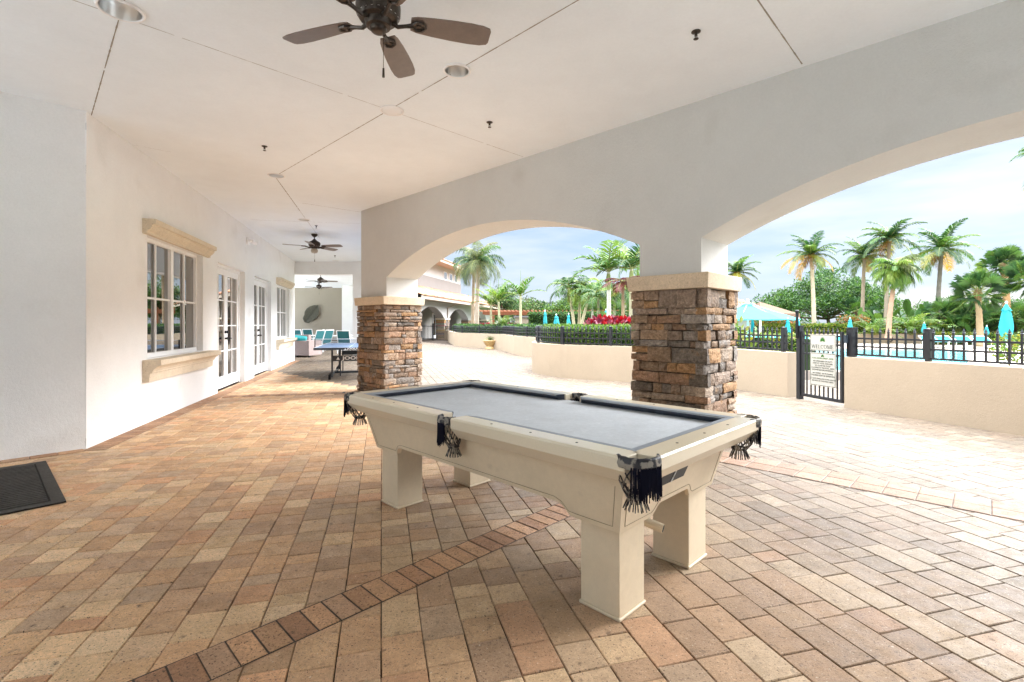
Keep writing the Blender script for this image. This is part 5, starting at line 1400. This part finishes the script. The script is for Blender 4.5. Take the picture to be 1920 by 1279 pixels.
tileroof(b, xa_-2, xr, 43.2, 2.72, 46.5, 4.3, .34, 3.2); b.add([(xr,43.2,2.72),(xr-3.2,46.5,4.3),(xr,50,2.72)],[(0,1,2)],lin(200,140,110))
b.build('tile_roof', M['tile'], ph, recalc=False, world=True)
b = MB(); b.box(xa_-2,xr,43.15,43.25,2.5,2.72); b.build('eave_fascia', M['fascia'], ph, world=True)
cb = thing('cabana','low cabana with a pale peach canopy right of the open umbrella','cabana',(XU(1470,33),33,0))
b = MB(); xa_, xb_ = XU(1425,33), XU(1500,33); b.add([(xa_,33,2.05),(xb_,33,1.95),(xb_,36,1.95),(xa_,36,2.05),((xa_+xb_)/2-.6,34.5,2.85)],[(0,1,4),(1,2,4),(2,3,4),(3,0,4)]); b.box(xa_,xb_,32.98,33.0,1.7,1.98)
b.build('canopy', mat('peach_canvas',(.22,.145,.10),.8,.1,transl=.2), cb, world=True)
for x in (xa_+.05,xb_-.05):
    b = MB(); b.box(x-.04,x+.04,33.02,33.1,0,1.95); b.build('post', M['white'], cb, world=True)

# ------------------------------------------------------------------ pool
b = MB(); PP = [(6.3,14.6),(9.6,13.0),(13.3,14.0),(22.3,23.6),(12.5,27.0),(8.6,23.5)]
b.add([(p[0],p[1],-.008) for p in PP], [tuple(range(len(PP)))])
setp(b.build('pool_water', M['water'], recalc=False), kind='structure')
b = MB()
for i in range(len(PP)):
    p, q = PP[i], PP[(i+1)%len(PP)]; b.obox(p, q, .34, -.02, .012 + .0015*i)
setp(b.build('pool_coping', M['deck']), kind='structure')
rb = thing('raised_bed','low cream raised bed wall across the pool, carrying the yellow-green hedge','wall',(17,33,0))
b = MB(); b.poly([(16.5,33.0),(22.5,32.8),(29.4,32.35),(29.4,36.5),(16.5,36.5)],0,.62); b.build('wall', M['cream'], rb, world=True)
b = MB(); x, y = XU(1668,32.6), 32.55; z = ZV(633,32.6)-.1
b.tube([(x+.16*math.cos(a*math.pi/12),y,z+.16*math.sin(a*math.pi/12)) for a in range(25)], .03, 6, cap=False)
setp(b.build('life_ring', M['black']), 'small dark ring hung at the raised bed across the pool', 'life ring')

def lounger_proto():
    r = thing('lounge_chair','x','lounge chair',(0,0,0),0,'turquoise loungers beside the pool')
    b = MB(); b.add([(-.32,-.9,.34),(.32,-.9,.34),(.32,.35,.36),(-.32,.35,.36)],[(0,1,2,3)]); o = b.build('sling', M['teal'], r, recalc=False); m=o.modifiers.new('s','SOLIDIFY'); m.thickness=.015
    b = MB(); b.add([(-.32,.35,.36),(.32,.35,.36),(.32,.95,.60),(-.32,.95,.60)],[(0,1,2,3)]); o = b.build('backrest', M['aqua'], r, recalc=False); m=o.modifiers.new('s','SOLIDIFY'); m.thickness=.015
    b = MB()
    for s_ in (-1,1):
        x = s_*.34; b.tube([(x,-.92,.34),(x,.36,.36),(x,.97,.61)], .018, 6)
        for y_ in (-.8,.4): b.tube([(x,y_,0),(x,y_,.35)], .018, 6)
    b.tube([(-.34,.97,.61),(.34,.97,.61)], .018, 6); b.build('frame', M['white'], r)
    return r
lp = lounger_proto()
LP_ = [(1405,27,'lounger seen past the fence just right of the stone column'),(1424,27.5,'second lounger right of the stone column, under the open umbrella'),(1446,28,'lounger under the rim of the open umbrella'),(1466,28.3,'lounger left of the gate post'),(1512,28.5,'lounger seen through the gate beside the left bar'),(1570,28.5,'lounger seen through the gate at its right bar'),
       (1750,26.6,'lounger across the pool right of the fence post'),(1780,26.4,'lounger across the pool between fence post and sabal trunk'),(1815,26.2,'lounger across the pool under the sabal trunk'),(1850,26.0,'lounger across the pool left of the large closed umbrella')]
for i,(u,Y,lb) in enumerate(LP_):
    c = lp if i == 0 else copy_tree(lp)
    c.location = (XU(u,Y),Y,0); c.rotation_euler.z = R(rnd.uniform(-12,12)) + math.atan2(-XU(u,Y),Y)*.6; c['label'] = lb
def closed_umbrella(label, u, Y, zt, zb, r, loc=None):
    x = XU(u,Y); root = thing('closed_umbrella', label, 'umbrella', (x,Y,0), rnd.uniform(0,1), 'closed turquoise umbrellas')
    b = MB(); n = 32; lv = [(.02,1.0),(.10,.97),(.33,.93-.04),(.62,.80),(.70,.79),(.52,.78),(.62,.70),(.82,.50),(.98,.32),(.92,.15),(.62,.03),(.45,0)]
    vs = []
    for ri, fz in lv:
        for j in range(n):
            a = 2*math.pi*j/n; rr = r*ri*(1+.20*math.sin(a*4+fz*3.0)*min(1,ri*1.6)+.08*math.sin(a*7+2)); vs.append((rr*math.cos(a), rr*math.sin(a), zb+(zt-zb)*fz + .02*(zt-zb)*math.sin(a*4)*(1 if ri>.3 else 0)))
    k = len(lv); b.add(vs, [(i*n+j,i*n+(j+1)%n,(i+1)*n+(j+1)%n,(i+1)*n+j) for i in range(k-1) for j in range(n)])
    b.build('canopy', M['aqua'], root, smooth=True)
    b = MB(); b.tube([(0,0,0.03),(0,0,zt)], .022, 8); b.lathe([(.05*r*5,zt-.01),(.035*r*5,zt+.03*r*5),(.01,zt+.05*r*5)], 10); b.lathe([(.26,0.002),(.26,.03),(.05,.06)], 14); b.build('pole', M['white'], root)
def cu_px(label, u, vt, vb, Y, w): closed_umbrella(label, u, Y, ZV(vt,Y), max(.7,ZV(vb,Y)), w*(.68 if w > 20 else 1.0)*Y/F/2)
cu_px('large closed turquoise umbrella near the right edge behind the fence',1887,567,636,16,27)
cu_px('closed umbrella left of the three in front of the tall hedge, the tallest',1022,582,618,27,8)
cu_px('closed umbrella with a flared skirt, middle of the three before the tall hedge',1043,590,618,26,11)
cu_px('closed umbrella right of the three before the tall hedge',1066,588,618,26.5,8)
cu_px('closed umbrella half hidden behind the tall lime-green palm trunk',1136,580,606,24,8)
cu_px('narrow closed umbrella in front of the pole of the open umbrella',1411,596,634,24,7)
cu_px('closed umbrella left of the tall gate post',1477,596,640,22,9)
cu_px('closed umbrella right of the tall gate post, partly hidden by it',1497,596,634,25,7)
cu_px('closed umbrella at the far hedge above the right gate post',1594,596,628,30,9)
cu_px('closed umbrella tip peeking out over the fence post',1733,605,626,29,8)
cu_px('small closed umbrella left of the large one, above the fence',1850,611,640,26,7)
ou = thing('open_umbrella','large open pale turquoise umbrella beside the nearer stone column','umbrella',(XU(1402,24),24,0))
b = MB(); zt, ze, rr = ZV(566,24), ZV(599,24), 2.25; n = 8
vs = []
for fr_ in (.06,.16,.17,.5,1.0):
    for j in range(n*2):
        a = 2*math.pi*j/(n*2)+.2; q = rr*fr_*(1 if j%2==0 else .955); sag = (0 if j%2==0 else -.03*fr_)
        vs.append((q*math.cos(a), q*math.sin(a), zt-(zt-ze)*fr_**.9 + sag - (.05 if fr_ == .17 else 0)))
m = n*2; b.add(vs, [(i*m+j,i*m+(j+1)%m,(i+1)*m+(j+1)%m,(i+1)*m+j) for i in range(4) for j in range(m)] + [tuple(range(m))])
for j in range(m):
    a0 = vs[4*m+j]; a1 = vs[4*m+(j+1)%m]; b.add([a0,a1,(a1[0],a1[1],a1[2]-.02),(a0[0],a0[1],a0[2]-.02)],[(0,1,2,3)])
b.build('canopy', M['aquapale'], ou, recalc=False)
b = MB(); b.tube([(0,0,.03),(0,0,zt+.04)], .035, 8); b.sphere(0,0,zt+.08,.07,8,6); b.lathe([(.32,.002),(.32,.05),(.05,.09)], 14); b.build('pole', M['white'], ou)
b = MB()
for j in range(n): a = 2*math.pi*j/n+.2; b.tube([(0,0,zt-.05),(rr*.98*math.cos(a),rr*.98*math.sin(a),ze-.01)], .012, 5)
b.build('ribs', M['white'], ou)

# ------------------------------------------------------------------ light, sky, camera
SUN_AZ, SUN_EL = math.atan2(.39,.92), R(30)
sd = Vector((math.cos(SUN_AZ)*math.cos(SUN_EL), math.sin(SUN_AZ)*math.cos(SUN_EL), math.sin(SUN_EL)))
sl = bpy.data.lights.new('sun', 'SUN'); sl.energy = .95; sl.angle = R(36); sl.color = (1,1,1)
so = bpy.data.objects.new('sun', sl); col.objects.link(so); so.rotation_euler = sd.to_track_quat('Z','Y').to_euler()
w = bpy.data.worlds.new('World'); scn.world = w; w.use_nodes = True
nt = w.node_tree; N = nt.nodes; L = nt.links; bg = N['Background']
sky = N.new('ShaderNodeTexSky'); sky.sky_type = 'NISHITA'; sky.sun_disc = False; sky.sun_elevation = SUN_EL; sky.sun_rotation = math.pi/2 - SUN_AZ
sky.air_density = 1.0; sky.dust_density = 1.0; sky.ozone_density = 1.0
tc = N.new('ShaderNodeTexCoord')
sep = N.new('ShaderNodeSeparateXYZ'); L.new(tc.outputs['Generated'], sep.inputs[0])
mp_ = N.new('ShaderNodeMapping'); mp_.inputs['Scale'].default_value = (1.6,1.6,9.0); mp_.inputs['Rotation'].default_value = (.06,.05,.3); L.new(tc.outputs['Generated'], mp_.inputs[0])
nz = N.new('ShaderNodeTexNoise'); nz.inputs['Scale'].default_value = 1.7; nz.inputs['Detail'].default_value = 7; nz.inputs['Roughness'].default_value = .55; L.new(mp_.outputs[0], nz.inputs['Vector'])
mr = N.new('ShaderNodeMapRange'); mr.inputs[1].default_value = .40; mr.inputs[2].default_value = .66; L.new(nz.outputs['Fac'], mr.inputs[0])
# thin overcast: blue-white veil low down, brighter cloud towards the zenith
zr = N.new('ShaderNodeMapRange'); zr.inputs[1].default_value = .36; zr.inputs[2].default_value = .9; zr.inputs[3].default_value = 1.0; zr.inputs[4].default_value = 21.5; L.new(sep.outputs['Z'], zr.inputs[0])
veil = N.new('ShaderNodeMix'); veil.data_type = 'RGBA'; L.new(mr.outputs[0], veil.inputs[0])
VB, VW = (1.08,1.42,1.95), (1.75,1.88,2.08)
veil.inputs[6].default_value = (*VB,1); veil.inputs[7].default_value = (*VW,1)
vs_ = N.new('ShaderNodeVectorMath'); vs_.operation = 'SCALE'; hz = N.new('ShaderNodeMapRange'); hz.inputs[1].default_value = .40; hz.inputs[2].default_value = .75; L.new(sep.outputs['Z'], hz.inputs[0])
veil2 = N.new('ShaderNodeMix'); veil2.data_type = 'RGBA'; L.new(hz.outputs[0], veil2.inputs[0]); L.new(veil.outputs[2], veil2.inputs[6]); veil2.inputs[7].default_value = (1.56,1.71,1.88,1)
L.new(veil2.outputs[2], vs_.inputs[0]); L.new(zr.outputs[0], vs_.inputs['Scale'])
mx = N.new('ShaderNodeMix'); mx.data_type = 'RGBA'; mx.inputs[0].default_value = .93; L.new(sky.outputs[0], mx.inputs[6]); L.new(vs_.outputs[0], mx.inputs[7])
L.new(mx.outputs[2], bg.inputs['Color']); bg.inputs['Strength'].default_value = .05

cam = bpy.data.cameras.new('camera'); co = bpy.data.objects.new('camera', cam); col.objects.link(co)
co.location = (0,0,CAMH); co.rotation_euler = (R(90),0,0)
cam.sensor_width = 36; cam.sensor_fit = 'HORIZONTAL'; cam.lens = 36*F/1920; cam.shift_y = (V0-639.5)/1920; cam.clip_start = .05; cam.clip_end = 2000
scn.camera = co
scn.view_settings.view_transform = 'Standard'; scn.view_settings.look = 'None'; scn.view_settings.exposure = 3.25; scn.view_settings.gamma = 1
scn.render.engine = 'CYCLES'
scn.cycles.max_bounces = 10; scn.cycles.diffuse_bounces = 6; scn.cycles.glossy_bounces = 4; scn.cycles.transmission_bounces = 4
scn.cycles.use_denoising = True
scn.cycles.sample_clamp_indirect = 10
